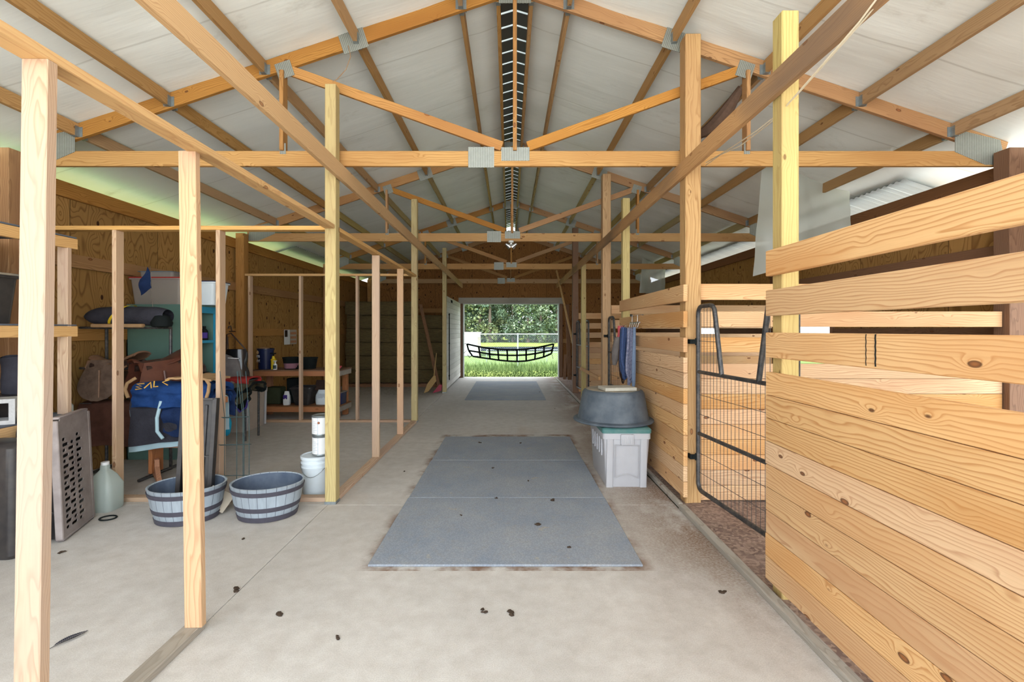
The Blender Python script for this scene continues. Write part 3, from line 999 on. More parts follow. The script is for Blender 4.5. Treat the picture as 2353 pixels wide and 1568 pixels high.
# ------------------------------------------------------------------ wire gates
def gate(A, B, label, detail=True):
    A = Vector(A); B = Vector(B)
    L = (B - A).length
    d = (B - A) / L
    T = thing('stall_gate', (A.x, A.y, 0), label, 'gate', 'wire stall gates')
    U = lambda u, z: Vector((A.x + d.x * u, A.y + d.y * u, z))
    zb, zm, zr, zt = .165, .66, 1.20, 1.775
    def arc(c0, z0, r, a0, a1, n=5):
        return [U(c0 + r * math.cos(math.radians(a0 + (a1 - a0) * k / n)), z0 + r * math.sin(math.radians(a0 + (a1 - a0) * k / n))) for k in range(n + 1)]
    r = .07
    lw, li = .27, .37
    bm = nb()
    pts = [U(li, zr)] + [U(lw + .005, zt - r - .02)] + arc(lw - r, zt - r, r, 0, 90) + arc(r, zt - r, r, 90, 180) + arc(r, zb + r, r, 180, 270) \
        + arc(L - r, zb + r, r, 270, 360) + arc(L - r, zt - r, r, 0, 90) + arc(L - lw + r, zt - r, r, 90, 180) + [U(L - lw - .005, zt - r - .02)] + [U(L - li, zr)]
    tube(bm, pts, .019, 10)
    put('frame_tube', bm, 'black_steel', T, smooth=True)
    for z in (zm, zr):
        bm = nb(); tube(bm, [U(.015, z), U(L - .015, z)], .016, 10); put('cross_bar', bm, 'black_steel', T, smooth=True)
    bm = nb()
    n = int(L / .05)
    for k in range(1, n):
        u = L * k / n
        if u < lw: zz = zt - .01
        elif u < li: zz = zr + (zt - zr) * (li - u) / (li - lw)
        elif u > L - lw: zz = zt - .01
        elif u > L - li: zz = zr + (zt - zr) * (u - L + li) / (li - lw)
        else: zz = zr
        if u < r or u > L - r: zz -= .05
        tube(bm, [U(u, zb + .01), U(u, zz)], .0022, 4)
    for z in (.32, .49, .83, 1.0): tube(bm, [U(.01, z), U(L - .01, z)], .0022, 4)
    z = 1.47
    tube(bm, [U(.01, z), U(lw + .04, z)], .0022, 4); tube(bm, [U(L - lw - .04, z), U(L - .01, z)], .0022, 4)
    put('wire_mesh', bm, 'galv' if 0 else 'black_steel', T)
    for z in (.45, 1.465):
        bm = nb()
        box(bm, A.x - .075, A.x - .02, A.y - .012, A.y + .012, z - .02, z + .02, .003); box(bm, A.x - .075, A.x - .055, A.y, A.y + .072, z - .02, z + .02, .003)
        tube(bm, [(A.x - .05, A.y - .02, z), (A.x - .05, A.y + .03, z)], .008, 8)
        tube(bm, [(A.x - .018, A.y - .0, z - .03), (A.x - .018, A.y, z + .03)], .010, 8)
        put('hinge', bm, 'webbing', T)
gate((1.665, 4.065), (1.79, 2.87), 'nearest black tube and wire gate between the stall fronts')
gate((1.665, 7.70), (1.755, 6.55), 'second wire gate just past the hanging halters')
gate((1.665, 11.36), (1.755, 10.20), 'farthest wire gate near the end of the aisle')

# ------------------------------------------------------------------ rubber mats
def mat_(x0, x1, y0, y1, label, group):
    bm = nb()
    def f(u, v): return Vector((x0 + u * (x1 - x0), y0 + v * (y1 - y0), .014 + .0015 * nz(u * 5 + y0, v * 4)))
    box(bm, x0, x1, y0, y1, .001, .016, .003)
    put('rubber_mat', bm, 'mat', label=label, cat='mat', group=group)
mn = ['nearest', 'middle', 'far']
for k in range(3):
    mat_(-.935 + .005 * k, .885 - .004 * k, 3.05 + 1.222 * k, 3.05 + 1.222 * (k + 1) - .006, '%s dusty grey rubber mat of the near row of three' % mn[k], 'rubber mats in the aisle')
for k in range(3):
    mat_(-.99, .82, 10.25 + 1.222 * k, 10.25 + 1.222 * (k + 1) - .006, '%s grey rubber mat of the far row near the doorway' % mn[k], 'rubber mats in the aisle')

# ------------------------------------------------------------------ barrel planters
def planter(x, y, label, R=.295, h=.285):
    T = thing('barrel_planter', (x, y, 0), label, 'planter', 'barrel planters')
    bm = nb()
    lathe(bm, [(0, 0), (R * .74, 0), (R * .78, .01), (R * .90, h * .5), (R * .985, h - .005), (R, h), (R - .012, h + .003), (R - .020, h - .004)], (x, y, 0), 48, 1.0, .86)
    put('staves', bm, 'barrel', T, smooth=True, centre=False, world=None) if 0 else None
    bmesh.ops.translate(bm, verts=bm.verts, vec=(-x, -y, 0))
    put('staves', bm, 'barrel', T, smooth=True, world=Matrix.Translation((x, y, 0)))
    bm = nb()
    lathe(bm, [(R - .020, h - .004), (R * .9 - .015, h * .5), (R * .80 - .02, .03), (0, .03)], (x, y, 0), 48, 1.0, .86)
    put('liner', bm, 'barrel_in', T, smooth=True)
    for z0, z1 in ((.002, .045), (.085, .125), (h - .065, h - .028)):
        f = lambda z: R * (.775 + (z / h) * .225)
        bm = nb()
        lathe(bm, [(f(z0) + .001, z0), (f(z0) + .006, z0 + .002), (f(z1) + .006, z1 - .002), (f(z1) + .001, z1)], (x, y, 0), 48, 1.0, .86)
        put('hoop', bm, 'hoop', T, smooth=True)
planter(-2.055, 3.93, 'empty grey barrel planter beside the white bucket')
planter(-2.69, 3.86, 'barrel planter with a long black tray standing in it')

# long black trough in the planter
T = thing('black_tray', (-2.72, 3.95, .04), 'long scuffed black plastic tray standing upright in a barrel planter', 'tray')
mw = Matrix.Translation((-2.70, 3.93, .045)) @ Matrix.Rotation(math.radians(8), 4, 'Z') @ Matrix.Rotation(math.radians(-4), 4, 'X') @ Matrix.Rotation(math.radians(1.5), 4, 'Y')
w, h, dp = .25, .93, .085
bm = nb()
box(bm, -w / 2, w / 2, dp - .008, dp, 0, h, .003)
for s in (-1, 1): box(bm, s * w / 2 - .004, s * w / 2 + .004, 0, dp, 0, h, .002)
box(bm, -w / 2, w / 2, 0, dp, 0, .008); box(bm, -w / 2, w / 2, 0, dp, h - .008, h)
put('trough', bm, 'black_plastic', T, world=mw)
bm = nb()
for s in (-1, 1): box(bm, s * w / 2 - .018, s * w / 2 + .018, -.006, .004, -.002, h + .005, .002)
box(bm, -w / 2, w / 2, -.006, .004, h - .012, h + .006, .002)
put('rim', bm, 'black_plastic', T, world=mw)
bm = nb()
for x in (-.05, .03): box(bm, x - .012, x + .012, dp - .02, dp - .006, .03, h - .06, .003)
box(bm, -w / 2 + .01, w / 2 - .01, dp - .03, dp - .006, .42, .432)
put('rib', bm, 'black_plastic', T, world=mw)
bm = nb()
box(bm, -.10, .10, -.003, .003, 0, .16, 0, Matrix.Translation((-2.52, 3.90, .06)) @ Matrix.Rotation(.5, 4, 'Z') @ Matrix.Rotation(-.5, 4, 'X') @ Matrix.Rotation(.6, 4, 'Y'))
put('cardboard_sheet', bm, 'cardboard', label='beige cardboard scrap inside the planter with the black tray', cat='cardboard')

# tomato cage
T = thing('wire_cage', (-2.42, 4.10, 0), 'folded dark green wire plant cage behind the planters', 'plant cage')
cx, cy = -2.44, 4.115
bm = nb()
for (dx0, dx1) in ((-.13, -.16), (-.02, .0), (.045, .02), (.09, .07), (.035, -.01)):
    tube(bm, [(cx + dx0 + .03, cy, .0), (cx + dx0 + .03, cy, .8), (cx + dx1 + .02, cy, 1.20)], .003, 5)
put('stake', bm, 'green_wire', T)
for z, w in ((.27, .25), (.545, .24), (.79, .2)):
    bm = nb()
    tube(bm, [(cx - w * .6, cy - .012, z), (cx + w * .55, cy - .012, z + .005), (cx + w * .55, cy + .012, z), (cx - w * .6, cy + .012, z - .01)], .003, 5, closed=True)
    put('ring', bm, 'green_wire', T)

# bucket and cans
bx, by = -1.865, 4.47
T = thing('bucket', (bx, by, 0), 'white plastic bucket with two paint cans on its lid', 'bucket')
bm = nb()
lathe(bm, [(0, 0), (.118, 0), (.122, .01), (.130, .25), (.139, .252), (.139, .262), (.132, .266), (.132, .29), (.141, .293), (.141, .305), (.134, .31), (.134, .335), (0, .335)], (bx, by, 0), 40)
put('body', bm, 'white_plastic', T, smooth=True)
bm = nb(); lathe(bm, [(.136, .333), (.144, .335), (.146, .36), (.138, .364), (.130, .356), (0, .356)], (bx, by, 0), 40)
put('lid', bm, 'white_plastic', T, smooth=True)
bm = nb()
tube(bm, [(bx + .143 * math.cos(a), by + .143 * math.sin(a), .30 - .12 * math.sin(a + math.pi) ** 2) for a in [math.pi + math.pi * k / 14 for k in range(15)]], .003, 5)
put('handle', bm, 'galv', T)
def can(z, label, dx=0, rust=True):
    T = thing('paint_can', (bx + .045 + dx, by, z), label, 'paint can', 'paint cans')
    x = bx + .045 + dx
    bm = nb(); lathe(bm, [(0, 0), (.081, 0), (.083, .004), (.083, .008), (.081, .012), (.081, .178), (.083, .182), (.083, .188), (.076, .189), (.070, .182), (0, .182)], (x, by, z), 36)
    put('tin', bm, 'galv', T, smooth=True)
    bm = nb()
    def f(u, v):
        a = math.radians(175 + u * 190)
        return Vector((x + .0822 * math.cos(a), by + .0822 * math.sin(a), z + .016 + v * .155))
    surf(bm, f, 30, 1); put('paper_label', bm, 'white', T, smooth=True)
    bm = nb()
    for k in range(7):
        a0 = math.radians(232 + (k % 2) * 4); 
        def g(u, v, k=k, a0=a0):
            a = a0 + u * math.radians(22 + (k * 7) % 13)
            return Vector((x + .0828 * math.cos(a), by + .0828 * math.sin(a), z + .035 + k * .016 + v * .004))
        surf(bm, g, 6, 1)
    def g2(u, v):
        a = math.radians(268 + u * 5); return Vector((x + .0829 * math.cos(a), by + .0829 * math.sin(a), z + .016 + v * .155))
    surf(bm, g2, 2, 1)
    put('print', bm, 'label_grey', T)
    if rust:
        bm = nb(); lathe(bm, [(0, 0), (.012, 0), (.010, .006), (0, .008)], (0, 0, 0), 14)
        put('ear_button', bm, plain('rusty_brown', srgb(150, 92, 60), .6), T, smooth=True, world=Matrix.Translation((x + .01, by - .082, z + .125)) @ Matrix.Rotation(math.pi / 2, 4, 'X'))
can(.366, 'lower paint can standing on the white bucket lid', rust=False)
can(.557, 'upper paint can with a rust spot, topmost of the stack', -.003)

# ------------------------------------------------------------------ storage box, trough, paver
T = thing('storage_box', (1.16, 4.95, 0), 'large pale grey storage box with a green lid against the stall front', 'storage box')
x0, x1, y0, y1, H = .935, 1.40, 4.57, 5.36, .555
bm = nb()
rg = lambda z, i: rrect(x0 + i, x1 - i, y0 + i, y1 - i, z, .03)
loft(bm, [rg(0, .035), rg(.02, .03), rg(H - .07, .004), rg(H - .07, -.006), rg(H, -.006), rg(H, .01), rg(H - .03, .012)])
put('tub', bm, 'tote_grey', T, smooth=True)
bm = nb()
for xx in (x0 + .065, x1 - .065): # corner feet / pillars on the end
    loft(bm, [rrect(xx - .035 , xx + .035, y0 + .018, y0 + .07, 0, .012), rrect(xx - .035, xx + .035, y0 - .012, y0 + .07, H - .07, .012)])
put('corner_rib', bm, 'tote_grey', T, smooth=True)
bm = nb()
mt = Matrix.Translation((0, y0 + .010, .10)) @ Matrix.Rotation(math.radians(3.2), 4, 'X')
for a in ((-.12, -.115, 0, .33), (.115, .12, 0, .33), (-.12, .12, .325, .33)):
    box(bm, (x0 + x1) / 2 + a[0], (x0 + x1) / 2 + a[1], -.006, .004, a[2], a[3], .0015, mt)
pts = [((x0 + x1) / 2 - .115 + .23 * k / 12, y0 + .008, .10 + .035 * math.sin(math.pi * k / 12)) for k in range(13)]
tube(bm, pts, .003, 5)
put('embossed_panel', bm, 'tote_grey', T)
bm = nb()
box(bm, (x0 + x1) / 2 - .065, (x0 + x1) / 2 + .065, y0 - .026, y0 + .005, H - .125, H - .02, .008)
for k in range(6): box(bm, (x0 + x1) / 2 - .05 + k * .019, (x0 + x1) / 2 - .044 + k * .019, y0 - .029, y0 - .02, H - .11, H - .035, .001)
put('latch', bm, 'tote_grey', T, smooth=True)
for k in range(5):
    bm = nb()
    box(bm, x0 - .004, x0 + .012, y0 + .10 + k * .12, y0 + .125 + k * .12, H - .26 , H - .09, .004)
    put('side_rib', bm, 'tote_grey', T)
bm = nb()
loft(bm, [rg(H - .012, -.012), rg(H + .025, -.014), rg(H + .038, .0), rg(H + .040, .03)])
put('lid', bm, 'tote_green', T, smooth=True, label='dusty green lid')

cx, cy, zb = 1.115, 4.96, .60
T = thing('rubber_tub', (cx, cy, zb), 'big black rubber feed tub upside down on the storage box', 'feed tub')
bm = nb()
prof = [(.405, .0), (.412, .006), (.412, .022), (.400, .030), (.375, .032), (.368, .06), (.325, .30), (.312, .322), (.29, .334), (.0, .334)]
lathe(bm, prof, (cx, cy, zb), 56)
put('shell', bm, 'rubber', T, smooth=True)
bm = nb(); tube(bm, [(cx + .412 * math.cos(a), cy + .412 * math.sin(a), zb + .012) for a in [2 * math.pi * k / 48 for k in range(48)]], .012, 8, closed=True)
put('rolled_rim', bm, 'rubber', T, smooth=True)
bm = nb(); lathe(bm, [(0, 0), (.285, 0), (.285, .003), (0, .004)], (cx, cy, zb + .334), 48)
put('base_disc', bm, 'dust_top', T, smooth=True, label='tan dusty bottom')
bm = nb()
box(bm, -.17, .17, -.11, .11, 0, .035, .004, Matrix.Translation((cx + .015, cy - .13, zb + .34)) @ Matrix.Rotation(.16, 4, 'Z'))
put('paver', bm, 'tile', label='pale concrete slab lying on the upturned rubber tub', cat='paver')

# ------------------------------------------------------------------ halters on the rack
T = thing('tack_hook', (1.53, 5.55, 1.70), 'metal tack rack with hooks hung over a stall rail', 'hook rack')
bm = nb()
tube(bm, [(1.520, 5.38, 1.655), (1.520, 5.78, 1.655)], .011, 8)
for y in (5.46, 5.70):
    tube(bm, [(1.520, y, 1.655), (1.522, y, 1.745), (1.585, y, 1.748), (1.588, y, 1.70)], .006, 6)
put('bar', bm, 'steel', T, smooth=True)
for k in range(5):
    y = 5.40 + k * .09
    bm = nb(); tube(bm, [(1.515, y, 1.65), (1.505, y, 1.60), (1.47, y, 1.590), (1.375, y, 1.595), (1.365, y, 1.62)], .005, 6)
    put('hook', bm, 'steel', T, smooth=True)
def hang(y, x, drop, wob, r, mat, name, label, cat, n=2, w=.05, seed=0):
    T = thing(name, (x, y, 1.60 - drop), label, cat, 'tack hanging on the stall rail')
    for q in range(n):
        ph = seed + q * 1.7
        pts = []
        for k in range(15):
            t = k / 14
            a = math.pi * t
            lat = (w * (1 + .3 * q)) * math.cos(a) * (.35 + math.sin(a)) + wob * nz(t * 3, ph)
            pts.append((x - .055 + .8 * lat + .008 * math.sin(5 * t + ph), y - .012 * q + .5 * lat, 1.60 - drop * (1 - .07 * q) * math.sin(a) ** .8))
        bm = nb(); tube(bm, pts, r, 7)
        put('loop', bm, mat, T, smooth=True)
    return T
hang(5.52, 1.445, .62, .03, .016, 'rope_blue', 'lead_rope', 'thick blue rope looped over the nearest hooks', 'rope', 4, .05, 1)
hang(5.44, 1.470, .70, .03, .014, 'greyblue', 'halter', 'faded blue webbing halter with buckles hanging lowest', 'halter', 3, .035, 4)
hang(5.66, 1.455, .58, .03, .013, 'rope_blue', 'lead_rope', 'darker blue rope hanging behind the webbing halter', 'rope', 3, .05, 7)
hang(5.36, 1.505, .74, .01, .011, 'denim', 'leather_strap', 'pale blue-grey strap hanging beside the blue ropes', 'strap', 2, .018, 2)
hang(5.76, 1.470, .70, .02, .009, 'leather_dark', 'bridle', 'dark bridle straps hanging behind the ropes', 'bridle', 3, .05, 5)
bm = nb()
def f(u, v):
    a = 2 * math.pi * u
    r = (.040 + .040 * math.sin(math.pi * min(1, v * 1.05)) ** .7) * (1 - .25 * v)
    return Vector((1.375 - .03 * v + r * .8 * math.cos(a), 5.80 + .10 * v + r * math.sin(a) + .01 * nz(v * 5, a), 1.48 - v * .36))
surf(bm, f, 16, 12)
T = thing('riding_mitt', (1.49, 5.8, 1.1), 'long grey mitt with a pink cuff hanging at the far end of the hooks', 'glove')
put('mitt', bm, 'greycloth', T, smooth=True)
bm = nb()
def f(u, v):
    a = 2 * math.pi * u
    r = .045 + .012 * math.sin(9 * v) * .4
    return Vector((1.395 + r * .8 * math.cos(a), 5.76 + .05 * v + r * math.sin(a) + .012 * nz(v * 4, a), 1.62 - v * .19))
surf(bm, f, 14, 8); put('cuff', bm, 'pink', T, smooth=True)

# ------------------------------------------------------------------ cords and cloth by the beams
bm = nb()
c1 = [P(2045, -30, 1.86), P(1990, 40, 2.0), P(1835, 214, 2.55), P(1781, 268, 2.80), P(1740, 300, 3.05), P(1690, 333, 3.4), P(1660, 352, 3.7), P(1622, 374, 4.05)]
tube(bm, c1, .0042, 6)
c2 = [P(2035, -30, 1.86), P(1975, 50, 2.0), P(1838, 208, 2.52), P(1781, 274, 2.80), P(1745, 302, 3.1), P(1700, 336, 3.4), P(1655, 356, 3.7), P(1622, 380, 4.05)]
tube(bm, c2, .0042, 6)
put('cord', bm, 'rope_white', smooth=True, label='doubled cream cord strung beside the high stained board', cat='cord')
bm = nb()
tube(bm, [P(800, 105, 4.25), P(806, 130, 4.2), P(795, 160, 4.2), P(775, 182, 4.19), P(764, 189, 4.18)], .003, 5)
put('twine', bm, 'twine', label='thin twine from a gusset plate to the yellowish post top', cat='twine')
bm = nb()
A, B = P(1703, 200, 4.5), P(1600, 312, 4.9)
tube(bm, [A + (B - A) * (k / 8) + Vector((0, 0, -.10 * math.sin(math.pi * k / 8))) for k in range(9)], .05, 9, r_fn=lambda t: .03 + .045 * math.sin(math.pi * t))
put('burlap_roll', bm, 'burlap', smooth=True, label='dark brown burlap slung behind the reddish post under the roof', cat='burlap')

# flood light under the second truss
T = thing('flood_light', (RX, 7.85, 3.0), 'small twin flood light hanging under the second truss', 'light')
bm = nb(); lathe(bm, [(0, .0), (.045, 0), (.045, .03), (0, .03)], (RX - .02, 7.90, 3.062), 20); tube(bm, [(RX - .02, 7.9, 3.06), (RX - .02, 7.9, 3.02)], .02, 10)
put('base', bm, 'white', T, smooth=True)
for s in (-1, 1):
    mm = Matrix.Translation((RX - .02 + s * .055, 7.88, 3.01)) @ Matrix.Rotation(s * 1.0, 4, 'Y') @ Matrix.Rotation(.4, 4, 'X')
    bm = nb(); lathe(bm, [(0, .05), (.02, .05), (.025, .02), (.05, -.04), (.045, -.045), (.0, -.035)], (0, 0, 0), 20)
    put('lamp_head', bm, 'steel', T, smooth=True, world=mm)

# ------------------------------------------------------------------ hanging plastic sheets
def sheet(x0, x1, y, z0, z1, label, seed, slant=0.0):
    bm = nb()
    def f(u, v):
        x = x0 + u * (x1 - x0)
        zt_ = min(z1, roof_z(x) - .02)
        z = zt_ + (z0 + slant * u - zt_) * v
        return Vector((x - .10 * v * (1 - u) , y + .05 * math.sin(u * 9 + seed) * (.4 + v) + .03 * nz(u * 6, v * 4, seed), z))
    surf(bm, f, 26, 18)
    put('plastic_sheet', bm, 'sheet', smooth=True, label=label, cat='plastic sheet', group='hanging insulation film')
sheet(3.30, 4.42, 6.0, 2.27, 3.85, 'large cloudy plastic sheet hanging over the second stall', 1, .35)
sheet(3.75, 4.40, 13.0, 2.60, 3.6, 'smaller cloudy plastic sheet hanging far back over the last stall', 4)

# ------------------------------------------------------------------ shelving with crates (near tack room)
XS = -3.72
T = thing('storage_shelf', (-4.1, 3.0, 0), 'pine storage shelf with grey decks against the tack room wall', 'shelf')
for x in (XS - .045, -4.50):
    lumber('upright', (x, 3.905, 0), (x, 3.905, 2.30), .089, .038, 'stud', T, up=(0, 1, 0))
    lumber('upright', (x, 2.1, 0), (x, 2.1, 2.30), .089, .038, 'stud', T, up=(0, 1, 0))
for z in (2.335, 1.555, .80):
    lumber('rail', (XS - .019, 2.0, z - (.03 if z > 2 else .0)), (XS - .019, 3.98, z - (.03 if z > 2 else 0)), .038, .089, 'plate', T)
    lumber('rail', (-4.52, 2.0, z), (-4.52, 3.98, z), .038, .089, 'plate', T)
    zz = z + .047 - (.03 if z > 2 else 0)
    bm = nb(); box(bm, -4.54, XS, 2.0, 3.97, zz, zz + .012, .002)
    put('deck', bm, 'deck', T)

def tote(x0, x1, y0, y1, z, h, body, lid, name, label, rz=0, taper=.03):
    T = thing(name, ((x0 + x1) / 2, (y0 + y1) / 2, z), label, 'storage tote', 'storage totes')
    bm = nb()
    g = lambda zz, i: rrect(x0 + i, x1 - i, y0 + i, y1 - i, zz, .035)
    loft(bm, [g(z, taper), g(z + h * .9, .004), g(z + h * .9, -.01), g(z + h * .96, -.01)])
    put('tub', bm, body, T, smooth=True)
    bm = nb()
    loft(bm, [g(z + h * .955, -.014), g(z + h * .99, -.016), g(z + h, .0), g(z + h, .04)])
    put('lid', bm, lid, T, smooth=True)
    return T
tote(-4.35, -3.76, 2.95, 3.55, 1.616, .38, 'black_plastic', 'dust_top', 'storage_tote', 'dark plastic tote on the middle deck of the pine shelf')
# cinder block with two cores
bm = nb()
T0 = Matrix.Translation((-3.93, 3.45, .861))
o = curve_plate([[(-.20, 0), (.20, 0), (.20, .19), (-.20, .19)], [(-.165, .03), (-.02, .03), (-.02, .16), (-.165, .16)], [(.02, .03), (.165, .03), (.165, .16), (.02, .16)]],
    .19, T0 @ Matrix.Rotation(.5, 4, 'Z') @ Matrix.Rotation(math.pi / 2, 4, 'X'), 'cinder_block', 'block', label='grey two-hole cinder block on the lowest shelf deck', cat='cinder block')
bm.free()
T = thing('spray_bottle', (-3.78, 3.90, .861), 'small clear bottle with a black cap on the end of the lowest deck', 'bottle')
bm = nb(); lathe(bm, [(0, 0), (.028, 0), (.030, .01), (.030, .06), (.014, .085), (.014, .095), (0, .095)], (-3.765, 3.945, .861), 20); put('glass', bm, 'jug', T, smooth=True)
bm = nb(); lathe(bm, [(0, 0), (.018, 0), (.018, .03), (0, .03)], (-3.765, 3.945, .956), 20); put('cap', bm, 'black_plastic', T, smooth=True)
T = thing('tool_case', (-4.0, 3.72, .861), 'black tool case with a blue and red label on the lowest deck', 'tool case')
bm = nb(); box(bm, -4.18, -3.80, 3.60, 3.80, .861, 1.05, .01); put('case', bm, 'black_plastic', T)
bm = nb(); box(bm, -3.80, -3.797, 3.63, 3.70, .94, .99); put('sticker', bm, 'turquoise', T)
bm = nb(); box(bm, -3.80, -3.797, 3.71, 3.77, .93, .96); put('sticker', bm, 'red_cloth', T)
T = thing('folded_jacket', (-4.0, 3.75, 1.055), 'grey jacket with a lime stripe standing on the black tool case', 'jacket')
bm = nb()
surf(bm, lambda u, v: Vector((-3.98 + .15 * math.cos(2 * math.pi * u) + .02 * nz(u * 6, v * 5), 3.76 + .07 * math.sin(2 * math.pi * u), 1.052 + v * (.30 + .03 * nz(u * 4, 2)))), 20, 8)
put('cloth', bm, 'charcoal', T, smooth=True)
bm = nb()
surf(bm, lambda u, v: Vector((-3.98 + .156 * math.cos(2 * math.pi * (.88 + u * .06)) + .02 * nz((.88 + u * .06) * 6, v * 5), 3.76 + .076 * math.sin(2 * math.pi * (.88 + u * .06)), 1.054 + v * .29)), 4, 8)
put('stripe', bm, 'lime', T, smooth=True)

# dog crate halves standing on end
def slot_panel(w, h):
    loops = [[(0, 0), (w, 0), (w, h - .05), (w - .05, h), (.05, h), (0, h - .05)]]
    rows = 17
    for r in range(rows):
        y = .07 + r * (h - .20) / rows
        x = .045 + (0 if r % 2 else .0)
        pat = [.055, .10, .055, .10] if r % 2 == 0 else [.10, .055, .10, .055]
        for k, L in enumerate(pat):
            L *= .85
            if x + L > w - .075: break
            if k == 1 and r > rows - 2: x += L + .035; continue
            rr = .0125
            lp = []
            for (ccx, a0) in ((x + L - rr, -90), (x + rr, 90)):
                for t in range(7):
                    a = math.radians(a0 + 30 * t)
                    lp.append((ccx + rr * math.cos(a), y + rr * math.sin(a)))
            loops.append(lp)
            x += L + .032
    return loops
T = thing('dog_crate', (-3.4, 3.6, 0), 'grey slotted dog crate shell standing on end behind the nearest stud', 'dog crate')
A = Vector((-3.285, 3.40, .02)); B = Vector((-3.455, 3.84, .02))
xa = (B - A); Lw = xa.length; xa.normalize()
ya = (Vector((-.045, 0, 1))).normalized()
za = xa.cross(ya).normalized(); ya = za.cross(xa)
mw = Matrix((xa, ya, za)).transposed().to_4x4(); mw.translation = A
curve_plate(slot_panel(Lw, .90), .006, mw, 'slotted_panel', 'grey_plastic', T)
bm = nb()
for (u0, u1, v0, v1) in ((-.01, .015, 0, .88), (Lw - .03, Lw + .01, 0, .88), (0, Lw, -.01, .012), (.02, Lw - .02, .885, .905)):
    box(bm, u0, u1, v0, v1, -.045, .006, .006)
put('rim', bm, 'grey_plastic', T, smooth=True, world=mw)
bm = nb()
box(bm, -.33, -.006, .0, .86, -.02, .0, .01)
box(bm, -.33, -.31, .0, .86, -.35, -.0, .01)
for v in (.18, .40, .70): box(bm, -.30, -.02, v, v + .02, -.006, .012, .004)
bm.free(); bm = nb()
cr = [(-3.345, 3.412), (-3.66, 3.412), (-3.70, 3.82), (-3.535, 3.84)]
def q4(z, k):
    cxx = sum(c[0] for c in cr) / 4; cyy = sum(c[1] for c in cr) / 4
    return [(cxx + (c[0] - cxx) * k, cyy + (c[1] - cyy) * k, z) for c in cr]
loft(bm, [q4(.012, .93), q4(.04, .99), q4(.80, .97), q4(.85, .93), q4(.87, .8)])
for z in (.20, .42, .70): box(bm, -3.64, -3.32, 3.398, 3.415, z, z + .022, .004)
put('black_half', bm, 'black_plastic', T, smooth=True, label='black ribbed half of the crate')
T = thing('black_crate', (-3.55, 3.3, 0), 'black plastic crate standing at the edge of view by the nearest stud', 'crate')
bm = nb()
g = lambda z, i: rrect(-3.69 + i, -3.36 - i, 3.12 + i, 3.34 - i, z, .05)
loft(bm, [g(0, .02), g(.03, 0), g(.76, 0), g(.79, .02), g(.80, .05)])
put('shell', bm, 'black_plastic', T, smooth=True)
bm = nb()
for x in (-3.6, -3.5): tube(bm, [(x, 3.118, .08), (x, 3.118, .7)], .012, 8)
put('rib', bm, 'black_plastic', T, smooth=True)
# jug and hose ring
T = thing('water_jug', (-3.50, 4.05, 0), 'cloudy white plastic jug behind the grey dog crate', 'jug')
bm = nb()
g = lambda z, s: [(-3.53 + p[0] * s, 4.03 + p[1] * s, z) for p in rrect(-.11, .11, -.09, .09, 0, .04)]
loft(bm, [g(0, .9), g(.02, 1), g(.22, 1), g(.30, .65), g(.35, .28), g(.39, .26)])
put('body', bm, 'jug', T, smooth=True)
bm = nb(); lathe(bm, [(0, 0), (.03, 0), (.03, .025), (0, .025)], (-3.53, 4.03, .39), 18); put('cap', bm, 'white', T, smooth=True)
bm = nb(); tube(bm, [P(228 + 16 * math.cos(a), 0, 1) * 0 + Vector((-3.33 + .06 * math.cos(a), 3.83 + .05 * math.sin(a), .007)) for a in [2 * math.pi * k / 24 for k in range(24)]], .006, 6, closed=True)
put('rubber_ring', bm, 'webbing', smooth=True, label='thin black rubber ring on the floor by the dog crate', cat='ring')

# ------------------------------------------------------------------ saddles and pads
def drape(c, L, hw, front, back, mat, name, parent, axis='x', thick=.012, wr=.02, seed=0, droop=None, smooth=True, top=.02):
    """cloth over a bar: c = centre of the top, L = length along the bar, front/back = how far it hangs"""
    c = Vector(c)
    bm = nb()
    def f(u, v):
        s = (u - .5) * L
        t = v * 2 - 1
        if abs(t) < .3:
            a = t / .3 * math.pi / 2
            y = hw * math.sin(a); z = -top * (1 - math.cos(a)) 
        else:
            k = (abs(t) - .3) / .7
            d = (front if t < 0 else back)
            if droop: d = d * droop(u)
            y = math.copysign(hw + .02 * k * d * 2 + wr * nz(s * 7 + seed, k * 3, seed), t)
            z = -top - k * d
        z += wr * .4 * nz(s * 4, t * 3, seed + 5)
        return c + (Vector((s, y, z)) if axis == 'x' else Vector((-y, s, z)))
    surf(bm, f, 22, 34, thick)
    return put(name, bm, mat, parent, smooth=smooth)

